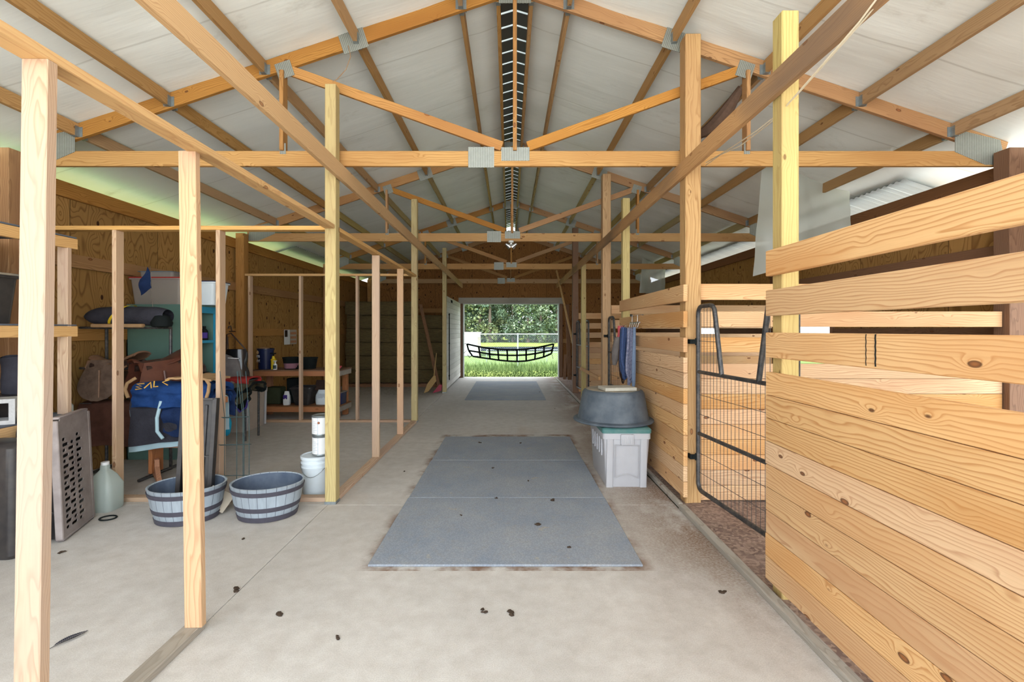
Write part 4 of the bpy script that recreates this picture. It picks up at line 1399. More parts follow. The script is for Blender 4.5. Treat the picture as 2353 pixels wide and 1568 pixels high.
def saddle(c, rz, seat_mat, flap_mat, label, scale=1.0, tilt=0.0):
    T = thing('saddle', c, label, 'saddle', 'saddles')
    w = Matrix.Translation(Vector(c)) @ Matrix.Rotation(rz, 4, 'Z') @ Matrix.Rotation(tilt, 4, 'Y') @ Matrix.Scale(scale, 4)
    def prof(u):   # seat height along its length, u from pommel to cantle
        return .05 * math.exp(-((u - .02) / .12) ** 2) + .10 * max(0, u - .55) ** 1.3 * 2.6 + .01
    def width(u): return .05 + .085 * math.sin(math.pi * min(1, .12 + .88 * u) * .62) ** 1.5
    bm = nb()
    def f(u, v):
        t = v * 2 - 1
        a = t * math.pi * .46
        wd = width(u) * (1 if u < .93 else .85)
        return Vector(((u - .5) * .50, wd * math.sin(a) * 1.1, prof(u) + .045 * math.cos(a) - .02))
    surf(bm, f, 26, 16, .018); put('seat', bm, seat_mat, T, smooth=True, world=w)
    for s in (-1, 1):
        bm = nb()
        def g(u, v, s=s):
            # flap: narrow under the seat, wider and rounded forward at the bottom
            k = v
            ww = .155 + .05 * math.sin(k * math.pi * .7)
            cx_ = -.03 - .07 * k
            e = math.sqrt(max(0, 1 - max(0, (k - .55) / .45) ** 2))
            return Vector((cx_ + (u * 2 - 1) * ww * (.15 + .85 * e), s * (.10 + .055 * math.sin(k * 1.7) + .012 * math.cos((u - .5) * 3)), .035 - k * .40))
        surf(bm, g, 14, 16, .008); put('flap', bm, flap_mat, T, smooth=True, world=w)
        bm = nb()
        def g(u, v, s=s):
            return Vector((-.21 + u * .42 - .02, s * (.085 + .035 * v), .03 - v * .12 * math.sin(math.pi * (.12 + .8 * u)) ** .5))
        surf(bm, g, 12, 5, .01); put('skirt', bm, seat_mat, T, smooth=True, world=w)
        bm = nb()
        tube(bm, [(-.05, s * .165, -.06), (-.045, s * .175, -.33)], .009, 6)
        put('stirrup_leather', bm, seat_mat, T, smooth=True, world=w)
    bm = nb()
    tube(bm, [(-.18, -.10, -.02), (-.02, -.085, -.03), (.20, -.09, .0)], .035, 10); tube(bm, [(-.18, .10, -.02), (-.02, .085, -.03), (.20, .09, .0)], .035, 10)
    put('panel', bm, 'leather_dark', T, smooth=True, world=w)
    return T
# steel saddle rack
RY = 4.98
T = thing('saddle_rack', (-4.1, RY, 0), 'black steel saddle rack holding saddles near the plywood wall', 'saddle rack')
bm = nb()
tube(bm, [(-4.52, RY + .2, 0), (-4.52, RY + .2, 1.60)], .016, 8); tube(bm, [(-3.80, RY + .2, 0), (-3.80, RY + .2, 1.60)], .016, 8)
tube(bm, [(-4.52, RY - .25, .02), (-4.52, RY + .35, .02)], .016, 8); tube(bm, [(-3.80, RY - .25, .02), (-3.80, RY + .35, .02)], .016, 8)
put('upright', bm, 'black_steel', T, smooth=True)
for z in (1.59, 1.16, .78):
    bm = nb()
    for dy in (-.09, .09): tube(bm, [(-4.55, RY + dy, z), (-3.74, RY + dy, z)], .013, 8)
    for x in (-4.52, -3.80): tube(bm, [(x, RY - .09, z), (x, RY + .2, z - (0 if z > 1.5 else .03))], .013, 8)
    put('arm', bm, 'black_steel', T, smooth=True)
T = thing('saddle_bag', (-4.1, RY, 1.60), 'long dark grey padded bag with a yellow band lying on top of the rack', 'saddle bag')
bm = nb()
def f(u, v):
    a = 2 * math.pi * v
    r = .105 * (1 - (2 * abs(u - .55)) ** 5 * .55) * (1 + .10 * nz(u * 5, math.cos(a), math.sin(a)))
    return Vector((-4.58 + u * .90, RY + r * 1.2 * math.cos(a), 1.60 + .115 + r * 1.0 * math.sin(a)))
surf(bm, f, 26, 18); put('pad', bm, 'charcoal', T, smooth=True)
bm = nb()
def f(u, v):
    a = 2 * math.pi * v
    r = .115
    return Vector((-4.18 + u * .03 + .10 * math.sin(a) , RY + r * 1.2 * math.cos(a), 1.60 + .12 + r * math.sin(a)))
surf(bm, f, 2, 24); put('band', bm, 'yellow', T, smooth=True)
bm = nb(); box(bm, -4.40, -3.86, RY - .14, RY - .08, 1.592, 1.632, .012); put('fleece_edge', bm, 'tan_cloth', T, smooth=True)
bm = nb(); lathe(bm, [(0, 0), (.09, .01), (.10, .05), (.07, .12), (0, .15)], (-3.72, RY - .04, 1.595), 18); put('end_pocket', bm, 'webbing', T, smooth=True)
saddle((-4.22, RY, 1.21), 0.0, 'leather_tan', 'leather_grey', 'worn tan saddle on the middle arm of the steel rack', 1.05)
saddle((-3.74, RY - .04, 1.21), 1.1, 'leather_red', 'leather_red', 'reddish brown saddle turned toward the teal cabinet', 1.05, -.1)
T = thing('saddle_blanket', (-4.15, RY, .4), 'dark brown quilted blanket draped over the lowest arm of the rack', 'blanket')
drape((-4.14, RY, .815), .80, .12, .42, .30, 'quilt', 'quilt', T, wr=.05, seed=3, top=.05)

# wooden saddle stand with pads
SY = 4.78
T = thing('saddle_stand', (-3.4, SY, 0), 'wooden saddle stand with curved feet under the stack of pads', 'saddle stand')
lumber('beam', (-3.78, SY, .84), (-2.95, SY, .84), .12, .06, 'bench', T)
for x in (-3.66, -3.06):
    lumber('upright', (x, SY, .10), (x, SY, .82), .038, .16, 'bench', T, up=(0, 1, 0))
    bm = nb()
    pts = [(-.36, 0), (-.30, .0), (-.16, .055), (.16, .055), (.30, 0), (.36, 0), (.33, .05), (.10, .17), (.08, .24), (-.08, .24), (-.10, .17), (-.33, .05)]
    prism_y(bm, pts, -.02, .02)
    put('foot', bm, 'bench', T, world=Matrix.Translation((x, SY, 0)) @ Matrix.Rotation(math.pi / 2 + .75, 4, 'Z'))
lumber('shelf_rail', (-3.70, SY, .38), (-3.02, SY, .38), .16, .03, 'bench', T)
T = thing('saddle_pad', (-3.4, SY, .4), 'charcoal felt saddle pad with pale edging hanging on the wooden stand', 'saddle pad', 'pads on the wooden stand')
drape((-3.40, SY, .915), .80, .15, .46, .40, 'charcoal', 'felt', T, wr=.03, seed=1, top=.05, droop=lambda u: .80 + .22 * (1 - u))
drape((-3.40, SY, .895), .83, .128, .50, .42, 'pale_trim', 'edging', T, wr=.03, seed=1, top=.05, thick=.006, droop=lambda u: .80 + .22 * (1 - u))
T = thing('saddle_pad', (-3.2, SY, .5), 'navy pad with a pale blue edge in the middle of the stack', 'saddle pad', 'pads on the wooden stand')
drape((-3.20, SY, .955), .52, .17, .40, .3, 'navy', 'quilted_cloth', T, wr=.05, seed=8, top=.05, droop=lambda u: .9 + .1 * math.sin(u * 6))
bm = nb(); tube(bm, [(-3.455, SY - .20, .86), (-3.47, SY - .235, .70), (-3.46, SY - .245, .57), (-3.40, SY - .25, .50)], .016, 8); put('piping', bm, 'pale_trim', T, smooth=True)
T = thing('horse_blanket', (-3.4, SY, .95), 'folded royal blue blanket with tan edging and yellow lettering on top of the pads', 'blanket', 'pads on the wooden stand')
drape((-3.36, SY, 1.04), .78, .20, .17, .14, 'royal', 'cloth', T, wr=.05, seed=12, top=.07, thick=.05)
bm = nb()
def f(u, v):
    return Vector((-3.42 + u * .46, SY - .20 + v * .32, 1.075 + .035 * math.sin(math.pi * u) + .02 * nz(u * 5, v * 4)))
surf(bm, f, 12, 8, .02); put('tan_fold', bm, 'tan_cloth', T, smooth=True)
bm = nb()
tube(bm, [(-3.72, SY - .18, 1.09), (-3.775, SY - .22, 1.04), (-3.78, SY - .24, .98), (-3.75, SY - .24, .90)], .016, 8)
tube(bm, [(-3.02, SY - .18, 1.07), (-2.965, SY - .22, 1.03), (-2.96, SY - .24, .96), (-2.98, SY - .24, .90)], .016, 8)
put('edging', bm, 'tan_cloth', T, smooth=True)
bm = nb()
x = -3.66
for k, st in enumerate(([(.07, 1), (0, .9), (.05, .55), (0, .45), (.06, .1), (0, 0)], [(0, 0), (.05, 1), (.07, .0)], [(0, 1), (.01, .0), (.05, .1)], [(.06, 1), (0, .6), (.06, .1)])):
    tube(bm, [(x + a, SY - .262 + b * .02, .985 + b * .055 + k * .012) for a, b in st], .006, 5)
    x += .085
put('lettering', bm, plain('yellow_thread', srgb(212, 166, 70), .8), T)

# teal and blue cabinet
T = thing('cabinet', (-4.25, 5.8, 0), 'teal and blue painted cabinet with open shelves facing the aisle', 'cabinet')
x0, x1, y0, y1, H = -4.62, -3.85, 5.57, 6.07, 1.86
bm = nb(); box(bm, x0, x1 - .02, y0, y0 + .018, 0, H); box(bm, x0, x1 - .02, y1 - .018, y1, 0, H); box(bm, x0, x0 + .012, y0, y1, 0, H)
put('side_panel', bm, 'teal', T)
bm = nb()
box(bm, x1 - .02, x1, y0, y0 + .04, 0, H, .002); box(bm, x1 - .02, x1, y1 - .04, y1, 0, H, .002); box(bm, x1 - .02, x1, y0 + .04, y1 - .04, H - .08, H, .002)
put('face_frame', bm, 'blue_paint', T)
bm = nb(); box(bm, x0, x1, y0, y1, H, H + .018, .002); put('top', bm, 'teal', T)
for z in (.02, .50, .98, 1.40):
    bm = nb(); box(bm, x0 + .012, x1 - .004, y0 + .018, y1 - .018, z, z + .035, .002); put('shelf', bm, 'blue_paint', T)
def bottle(x, y, z, r, h, mat, cap, label, name='bottle', group=None, lab=None):
    T = thing(name, (x, y, z), label, 'bottle', group)
    bm = nb(); lathe(bm, [(0, 0), (r * .95, 0), (r, .006), (r, h * .62), (r * .9, h * .70), (r * .38, h * .84), (r * .38, h * .9), (0, h * .9)], (x, y, z), 20)
    put('body', bm, mat, T, smooth=True)
    bm = nb(); lathe(bm, [(0, 0), (r * .46, 0), (r * .46, h * .12), (0, h * .12)], (x, y, z + h * .88), 16); put('cap', bm, cap, T, smooth=True)
    if lab:
        bm = nb(); surf(bm, lambda u, v: Vector((x + (r + .001) * math.cos(math.radians(-150 + 150 * u)), y + (r + .001) * math.sin(math.radians(-150 + 150 * u)), z + h * (.15 + .4 * v))), 12, 1)
        put('paper_label', bm, lab, T, smooth=True)
bottle(-3.90, 5.72, 1.435, .045, .20, 'leather_dark', 'white', 'dark bottle with a white cap on the upper blue shelf', lab='tan_cloth')
bottle(-3.90, 5.90, 1.435, .042, .18, 'webbing', 'webbing', 'black bottle with a purple label on the upper blue shelf', lab='purple')
T = thing('helmet', (-3.93, 5.86, 1.015), 'dark brown riding helmet on the blue shelf below the bottles', 'helmet')
bm = nb(); lathe(bm, [(.13, 0), (.135, .03), (.125, .09), (.09, .14), (.04, .165), (0, .17)], (-3.97, 5.82, 1.018), 28, 1.0, .85); put('shell', bm, 'leather_dark', T, smooth=True)
bm = nb(); surf(bm, lambda u, v: Vector((-3.97 + (.13 + .06 * v * math.sin(math.pi * u)) * math.cos(math.radians(-50 + 100 * u)), 5.82 + (.11 + .03 * v) * math.sin(math.radians(-50 + 100 * u)), 1.035 - .012 * v)), 10, 3, .005); put('visor', bm, 'leather_dark', T, smooth=True)
# totes on top of the cabinet
tote(-4.60, -3.98, 5.58, 5.95, H + .02, .33, 'clear_tote', 'red_cloth', 'storage_tote', 'clear tote with a reddish lid on top of the teal cabinet')
tote(-4.52, -4.10, 5.62, 5.92, H + .352, .07, 'clear_tote', 'blue_paint', 'storage_tote', 'flat clear box lying on the red-lidded tote', taper=.01)
tote(-3.96, -3.66, 5.72, 6.05, H + .02, .30, 'white_plastic', 'navy_plastic', 'storage_tote', 'white tote with a blue lid at the corner of the cabinet')
T = thing('marker_flag', (-4.2, 5.2, 1.80), 'blue marker flag on a thin wire in front of the clear tote', 'flag')
a, b = P(352, 722, 5.0), P(345, 612, 5.0)
bm = nb(); tube(bm, [a, P(348, 660, 5.0), b], .0025, 5); put('wire', bm, 'steel', T)
bm = nb()
q = [P(339, 613, 5.0), P(322, 642, 5.0), P(321, 679, 5.0), P(351, 662, 5.0)]
def f(u, v):
    A = q[0].lerp(q[3], u); B = q[1].lerp(q[2], u)
    return A.lerp(B, v) + Vector((0, .02 * math.sin(u * 5 + v * 3), 0))
surf(bm, f, 8, 8, .002); put('cloth', bm, 'navy', T, smooth=True)

# ------------------------------------------------------------------ tack pile between the cabinet and bench
T = thing('tack_rack', (-3.9, 6.95, 0), 'low rack holding a pile of pads and bags beside the workbench', 'rack')
bm = nb()
for (x, y) in ((-4.35, 6.5), (-3.72, 6.5), (-4.35, 6.85), (-3.72, 6.85)): tube(bm, [(x, y, 0), (x, y, .84)], .016, 8)
put('leg', bm, 'black_steel', T)
bm = nb(); box(bm, -4.40, -3.68, 6.46, 6.88, .84, .86, .003); put('top', bm, 'black_steel', T)
PY = 6.62
T = thing('saddle_pad', (-4.1, PY, .9), 'pale grey fleece pad propped upright on the tack pile', 'saddle pad', 'tack pile')
bm = nb()
surf(bm, lambda u, v: Vector((-4.28 + u * .48 - .10 * v, PY - .05 + .05 * v + .03 * nz(u * 4, v * 4), .87 + v * .46 * (1 - .45 * u) + .02)), 14, 14, .03)
put('fleece', bm, 'greycloth', T, smooth=True)
T = thing('feed_bag', (-4.0, 6.8, 1.0), 'shiny black bag on the tack pile in front of the navy bucket', 'bag')
bm = nb()
def f(u, v):
    a = 2 * math.pi * u
    r = .17 * (1 - .25 * v) * (1 + .12 * nz(math.cos(a) * 2, math.sin(a) * 2, v * 3))
    return Vector((-3.98 + r * 1.1 * math.cos(a), 6.72 + r * .6 * math.sin(a), .865 + v * .42))
surf(bm, f, 22, 12); put('sack', bm, plain('glossy_black', srgb(24, 24, 28), .22, 0, .6), T, smooth=True)
bm = nb(); surf(bm, lambda u, v: Vector((-4.02 + u * .16, 6.59 - .008 * math.sin(3 * u), 1.16 + v * .012 + u * -.008)), 6, 1, .002); put('white_band', bm, 'white', T)
bm = nb(); tube(bm, [(-4.12, 6.72, 1.27), (-4.10, 6.70, 1.50), (-4.04, 6.70, 1.52), (-3.85, 6.74, 1.28)], .010, 8); put('strap', bm, 'leather_dark', T, smooth=True)
T = thing('saddle_blanket', (-4.0, PY, .6), 'red and grey blanket folded over the front of the tack pile', 'blanket', 'tack pile')
drape((-3.95, PY - .02, .90), .62, .17, .16, .1, 'red_cloth', 'red_cloth', T, wr=.05, seed=20, top=.03, thick=.02)
T = thing('saddle', (-3.9, PY - .02, .75), 'olive and black saddle hanging with grey straps on the tack pile', 'saddle', 'saddles')
drape((-3.85, PY - .03, .83), .50, .20, .22, .1, 'olive', 'flap', T, wr=.07, seed=31, top=.04, thick=.03, droop=lambda u: .7 + .5 * math.sin(math.pi * u))
drape((-3.72, PY - .02, .82), .26, .215, .30, .1, 'webbing', 'panel', T, wr=.07, seed=41, top=.05, thick=.03, droop=lambda u: .6 + .5 * math.sin(math.pi * u))
bm = nb(); tube(bm, [(-3.95, PY - .26, .72), (-3.80, PY - .28, .55), (-3.70, PY - .28, .44), (-3.62, PY - .27, .50), (-3.60, PY - .26, .60)], .014, 8); put('piping', bm, 'purple', T, smooth=True)
bm = nb(); tube(bm, [(-4.02, PY - .26, .76), (-3.86, PY - .28, .66), (-3.74, PY - .28, .54)], .010, 8); put('edge_strap', bm, 'greycloth', T, smooth=True)
T = thing('hay_bag', (-3.85, 6.25, .15), 'bright turquoise bag with grey straps hanging below the tack pile', 'bag')
bm = nb()
def f(u, v):
    a = 2 * math.pi * u
    r = .115 * math.sin(math.pi * min(1, .12 + .88 * (1 - v))) ** .6 * (1 + .12 * nz(math.cos(a), math.sin(a), v * 3))
    return Vector((-3.84 - .16 * v + r * 1.1 * math.cos(a), 6.28 + r * .6 * math.sin(a), .12 + v * .40))
surf(bm, f, 20, 14); put('pouch', bm, 'turquoise', T, smooth=True)
for (a, b) in (((-4.00, 6.455, .862), (-4.02, 6.22, .42)), ((-3.86, 6.455, .862), (-3.88, 6.19, .25))):
    bm = nb(); surf(bm, lambda u, v: Vector(a).lerp(Vector(b), v) + Vector(((u - .5) * .06, 0, 0)), 1, 6, .004); put('strap', bm, 'greycloth', T)
bm = nb(); tube(bm, [(-4.05, 6.19, .42), (-3.97, 6.18, .425)], .007, 6); put('buckle', bm, 'steel', T)
T = thing('storage_box', (-4.2, 7.3, 0), 'beige plastic storage box on the floor beside the workbench', 'storage box')
bm = nb()
g = lambda z, i: rrect(-4.50 + i, -4.02 - i, 7.02 + i, 7.66 - i, z, .03)
loft(bm, [g(0, .03), g(.55, .005), g(.55, -.012), g(.62, -.012), g(.64, .0)])
put('tub', bm, plain('beige_plastic', srgb(176, 164, 152), .5, 0, .4, .1, 8), T, smooth=True)
for y in (7.07, 7.61):
    bm = nb(); tube(bm, [(-4.03, y, .02), (-4.015, y, .6)], .02, 8)
    put('corner_rib', bm, 'tote_grey', T, smooth=True)
# bridle hooks on the wall post
T = thing('bridle_hook', (-4.4, 8.0, 1.55), 'dark metal bridle hook on the tack room wall post', 'hook')
bm = nb()
tube(bm, [P(520, 762, 7.6), P(541, 762, 7.6)], .010, 6)
tube(bm, [P(524, 762, 7.6), P(526, 750, 7.6), P(530, 749, 7.6), P(533, 762, 7.6)], .008, 6)
tube(bm, [P(523, 762, 7.6), P(524, 800, 7.6), P(527, 812, 7.6)], .008, 6)
put('bar', bm, 'leather_dark', T)

# ------------------------------------------------------------------ workbench and what stands on it
T = thing('workbench', (-3.75, 8.4, 0), 'rough pine workbench with a lower shelf behind the far partition', 'workbench')
bx0, bx1, by0, by1 = -4.50, -3.0, 8.08, 8.66
lumber('apron', (bx0, by0 + .019, .80), (bx1, by0 + .019, .80), .038, .089, 'bench', T)
lumber('apron', (bx0, by1 - .019, .80), (bx1, by1 - .019, .80), .038, .089, 'bench', T)
lumber('end_rail', (bx1 + .019, by0, .80), (bx1 + .019, by1, .80), .038, .089, 'oldwood', T)
bm = nb(); box(bm, bx0 - .01, bx1 + .05, by0 - .01, by1, .846, .865, .002)
put('top', bm, 'brown', T)
lumber('shelf_rail', (bx0, by0 + .019, .17), (bx1, by0 + .019, .17), .038, .089, 'bench', T)
lumber('shelf_rail', (bx1 + .019, by0, .17), (bx1 + .019, by1, .17), .038, .089, 'oldwood', T)
bm = nb(); box(bm, bx0, bx1 + .04, by0, by1, .216, .232, .002); put('shelf', bm, 'brown', T)
for x in (bx0 + .05, bx1 - .045):
    for y in (by0 + .085, by1 - .085): lumber('leg', (x, y, 0), (x, y, .845), .089, .089, 'bench', T, up=(0, 1, 0))
zt = .866
T = thing('bucket', (-4.38, 8.28, zt), 'navy blue plastic bucket with white print on the workbench', 'bucket')
bm = nb(); lathe(bm, [(0, 0), (.115, 0), (.135, .34), (.145, .343), (.145, .365), (.135, .37), (.128, .33), (.11, .02)], (-4.37, 8.28, zt), 32); put('body', bm, 'navy_plastic', T, smooth=True)
bm = nb(); lathe(bm, [(.0, .0), (.10, .0), (.09, .04), (.0, .06)], (-4.40, 8.28, zt + .34), 20); put('contents', bm, 'tan_cloth', T, smooth=True)
for tx, dz in (('m', .21), ('nt', .13)):
    text_part(tx, .09, Matrix.Translation((-4.435, 8.152 if dz > .2 else 8.158, zt + dz)) @ Matrix.Rotation(-.25, 4, 'Z') @ Matrix.Rotation(math.pi / 2, 4, 'X'), 'print', 'white', T)
bm = nb(); lathe(bm, [(0, 0), (.022, 0), (.018, .003), (0, .004)], (0, 0, 0), 14, 1, 1.4); put('printed_emblem', bm, 'tan_cloth', T, world=Matrix.Translation((-4.445, 8.148, zt + .30)) @ Matrix.Rotation(math.pi / 2, 4, 'X'))
T = thing('pump_bottle', (-4.19, 8.2, zt), 'yellow pump bottle beside the navy bucket', 'bottle')
bm = nb(); lathe(bm, [(0, 0), (.042, 0), (.044, .16), (.05, .165), (.05, .175), (.03, .185), (.018, .235), (0, .235)], (-4.20, 8.22, zt), 20); put('body', bm, 'yellow', T, smooth=True)
bm = nb(); tube(bm, [(-4.20, 8.22, zt + .235), (-4.20, 8.22, zt + .275)], .008, 8); box(bm, -4.27, -4.16, 8.21, 8.235, zt + .27, zt + .29, .003); put('pump', bm, 'webbing', T)
T = thing('spray_bottle', (-4.14, 8.14, zt), 'small white bottle with a dark label in front of the pump bottle', 'bottle')
bm = nb(); lathe(bm, [(0, 0), (.032, 0), (.034, .01), (.034, .085), (.014, .11), (.014, .14), (.032, .15), (.032, .158), (0, .16)], (-4.125, 8.13, zt), 20); put('body', bm, 'white', T, smooth=True)
bm = nb(); surf(bm, lambda u, v: Vector((-4.125 + .0348 * math.cos(math.radians(-150 + 120 * u)), 8.13 + .0348 * math.sin(math.radians(-150 + 120 * u)), zt + .015 + .065 * v)), 10, 1); put('paper_label', bm, 'green_wire', T)
def pan(x, y, z, R, h, mat, label, lip='webbing', split=None):
    T = thing('feed_pan', (x, y, z), label, 'feed pan', 'feed pans')
    bm = nb(); lathe(bm, [(0, 0), (R * .72, 0), (R * .76, .01), (R * .95, h * .9), (R, h * .92), (R, h), (R * .94, h), (R * .74, .03), (0, .03)], (x, y, z), 32); put('bowl', bm, mat, T, smooth=True)
    if split:
        bm = nb(); lathe(bm, [(R * .755, .012), (R * .86, h * .5)], (x, y - .002, z), 32); 
        put('dusty_side', bm, split, T, smooth=True)
pan(-3.91, 8.30, zt, .16, .21, 'webbing', 'black feed pan with a mauve base on the workbench', split='mauve')
pan(-3.62, 8.34, zt, .155, .205, 'webbing', 'plain black feed pan on the workbench')
bm = nb()
for k in range(4): box(bm, -.05 + k * .012, .04 + k * .01, -.035, .035, k * .012, k * .012 + .011, .004, Matrix.Translation((-3.10, 8.35, zt)) @ Matrix.Rotation(k * .4, 4, 'Z'))
put('glove_pair', bm, 'pink', label='crumpled pale pink gloves at the end of the workbench', cat='gloves')
# calendar on the wall
T = thing('wall_calendar', (-WX + .045, 9.75, 1.45), 'small paper calendar pinned on the plywood wall above the workbench', 'calendar')
yA, yB, yM = 9.45, 10.0, 9.70
bm = nb(); box(bm, -WX + .0395, -WX + .042, yA, yM - .005, 1.26, 1.57); put('page', bm, 'white', T)
bm = nb(); box(bm, -WX + .0395, -WX + .042, yM + .005, yB, 1.26, 1.57); put('page', bm, 'cardboard', T)
bm = nb(); box(bm, -WX + .042, -WX + .0428, yA + .02, yA + .14, 1.42, 1.56); put('picture', bm, 'leather_dark', T)
for j in range(3):
    bm = nb()
    for k in range(5): box(bm, -WX + .042, -WX + .0428, yM + .03 + k * .052, yM + .062 + k * .052, 1.29 + j * .09, 1.34 + j * .09)
    put('date_row', bm, 'orange', T)
# under the bench
sz = .233
T = thing('feed_bin', (-3.72, 8.3, sz), 'black plastic tub on the lower shelf of the workbench', 'bin')
bm = nb(); g = lambda z, i: rrect(-3.86 + i, -3.50 - i, 8.12 + i, 8.50 - i, z, .04)
loft(bm, [g(sz, .05), g(sz + .29, .0), g(sz + .29, -.015), g(sz + .32, -.015), g(sz + .32, .01), g(sz + .28, .012)]); put('tub', bm, 'black_plastic', T, smooth=True)
def sack(x, y, z, w, d, h, mat, label, seed, print_mat=None, name='feed_sack'):
    T = thing(name, (x, y, z), label, 'sack', 'feed sacks under the bench')
    bm = nb()
    def f(u, v):
        a = 2 * math.pi * u
        k = (1 - .5 * max(0, v - .75) * 4 * .5) if v > .75 else 1
        ex = 2.6
        ca, sa = math.cos(a), math.sin(a)
        r = (abs(ca) ** ex + abs(sa) ** ex) ** (-1 / ex) * (1 + .06 * nz(ca * 2, sa * 2, v * 3 + seed)) * (.85 + .15 * math.sin(math.pi * min(1, v * 1.2 + .1)))
        return Vector((x + w / 2 * r * ca * k, y + d / 2 * r * sa * (k if v < .75 else k * .5), z + v * h))
    surf(bm, f, 28, 12); put('bag', bm, mat, T, smooth=True)
    if print_mat:
        bm = nb(); surf(bm, lambda u, v: Vector((x - w * .32 + u * w * .6, y - d / 2 * 1.03 + .004, z + h * (.45 + .3 * v))), 4, 3, .002); put('printed_panel', bm, print_mat, T)
sack(-3.96, 8.22, sz, .12, .13, .24, 'white', 'white and purple feed sack next to the black tub', 3, 'purple')
sack(-3.33, 8.30, sz, .30, .20, .26, 'white_plastic', 'white printed sack bulging on the lower shelf', 5, 'label_grey')
bm = nb(); box(bm, -.15, .13, -.02, .02, 0, .20, .01, Matrix.Translation((-3.36, 8.32, sz + .24)) @ Matrix.Rotation(-.5, 4, 'X'))
put('cereal_bag', bm, 'leather_dark', label='brown and orange bag lying over the white printed sack', cat='bag')
bm = nb(); box(bm, -4.06, -3.88, 8.40, 8.62, sz, sz + .45, .02); put('black_box', bm, 'webbing', label='tall black box at the back of the bench shelf', cat='box')
bm = nb(); box(bm, -4.38, -4.10, 8.25, 8.50, sz, sz + .30, .03); put('green_duffel', bm, 'green_box', label='dark green duffel at the bucket end of the bench shelf', cat='duffel')
tote(-3.14, -2.985, 8.225, 8.515, sz, .22, 'navy_plastic', 'dust_top', 'storage_tote', 'slate tote with a dusty lid at the open end of the bench shelf', taper=.01)

# ------------------------------------------------------------------ hay room at the back
random.seed(9)
bm0 = nb()
w, d, h = .92, .46, .37
box(bm0, -w / 2, w / 2, -d / 2, d / 2, 0, h, .03)
bmesh.ops.subdivide_edges(bm0, edges=list(bm0.edges), cuts=3, use_grid_fill=True)
for v in bm0.verts: v.co += Vector((nz(v.co.x * 9, v.co.y * 9, v.co.z * 9), nz(v.co.y * 9 + 5, v.co.z * 9, v.co.x * 9), nz(v.co.z * 9 + 9, v.co.x * 9, v.co.y * 9))) * .02
hn = ['bottom row', 'second row', 'third row', 'fourth row', 'fifth row', 'top row']
first = None
for r in range(6):
    for k in range(3):
        if r == 5 and k == 2: continue
        lab = 'hay bale in the %s of the dark stack, %s' % (hn[r], ['wall end', 'middle', 'doorway end'][k])
        loc = (-4.06 + k * .94 + random.uniform(-.02, .02), 12.95 + random.uniform(-.06, .06), .10 + r * .375)
        if first is None:
            first = put('hay_bale', bm0, 'hay', smooth=True, world=Matrix.Translation(loc))
            o = first
        else:
            o = first.copy(); C.objects.link(o); o.matrix_basis = Matrix.Translation(loc) @ Matrix.Rotation(random.uniform(-.04, .04), 4, 'Z')
        props(o, lab, 'hay bale', 'stacked hay bales')
T = thing('pallet', (-3.1, 12.9, 0), 'wooden pallet on the floor under the hay stack', 'pallet')
for y in (12.65, 12.95, 13.2): lumber('runner', (-4.5, y, .04), (-1.8, y, .04), .06, .08, 'brown', T)
for k in range(12):
    x = -4.42 + k * .235
    lumber('slat', (x, 12.6, .089), (x, 13.25, .089), .10, .016, 'brown', T, bev=0)
bm = nb()
for k in range(1800):
    x = random.uniform(-4.5, -1.75); y = random.uniform(11.0, 12.7)
    a = random.uniform(0, math.pi); L = random.uniform(.03, .10)
    p = Vector((x, y, .004 + random.uniform(0, .01))); d = Vector((math.cos(a), math.sin(a), 0)) * L; n = Vector((-math.sin(a), math.cos(a), 0)) * .002
    bm.faces.new([bm.verts.new(q_) for q_ in (p - n, p + d - n, p + d + n, p + n)])
put('loose_straw', bm, plain('dark_straw', srgb(104, 88, 56), .9), kind='stuff', label='loose straw scattered on the floor before the hay stack', cat='straw')
# leaning board, broom, dustpan
lumber('leaning_board', P(1010, 897, 11.55), P(966, 700, 12.4), .09, .03, 'brown', label='brown board leaning behind the post near the hay', cat='board')
T = thing('broom', (-1.9, 11.5, 0), 'old broom with pale bristles leaning behind the far post', 'broom')
bm = nb(); tube(bm, [P(1003, 812, 11.55), P(997, 866, 11.4)], .012, 8); put('handle', bm, 'broom', T, smooth=True)
bm = nb()
t0, t1 = P(998, 864, 11.4), P(979, 903, 11.35); t1.z = .0
sd = Vector((.10, 0, .03))
loft(bm, [[t0 + Vector((-.02, -.015, 0)), t0 + Vector((.03, -.015, 0)), t0 + Vector((.03, .015, 0)), t0 + Vector((-.02, .015, 0))],
          [t0.lerp(t1, .4) + Vector((-.09, -.02, -.02)), t0.lerp(t1, .3) + Vector((.11, -.02, .0)), t0.lerp(t1, .3) + Vector((.11, .02, 0)), t0.lerp(t1, .4) + Vector((-.09, .02, -.02))],
          [t1 + Vector((-.05, -.02, .01)), t1 + Vector((.06, -.02, .05)), t1 + Vector((.06, .02, .05)), t1 + Vector((-.05, .02, .01))]])
put('bristles', bm, 'broom', T)
bm = nb()
prism_y(bm, [(-1.90, .0), (-1.68, .06), (-1.66, .20), (-1.72, .22)], 11.40, 11.43)
put('dustpan', bm, 'skin_red', label='red dustpan on the floor beside the old broom', cat='dustpan')

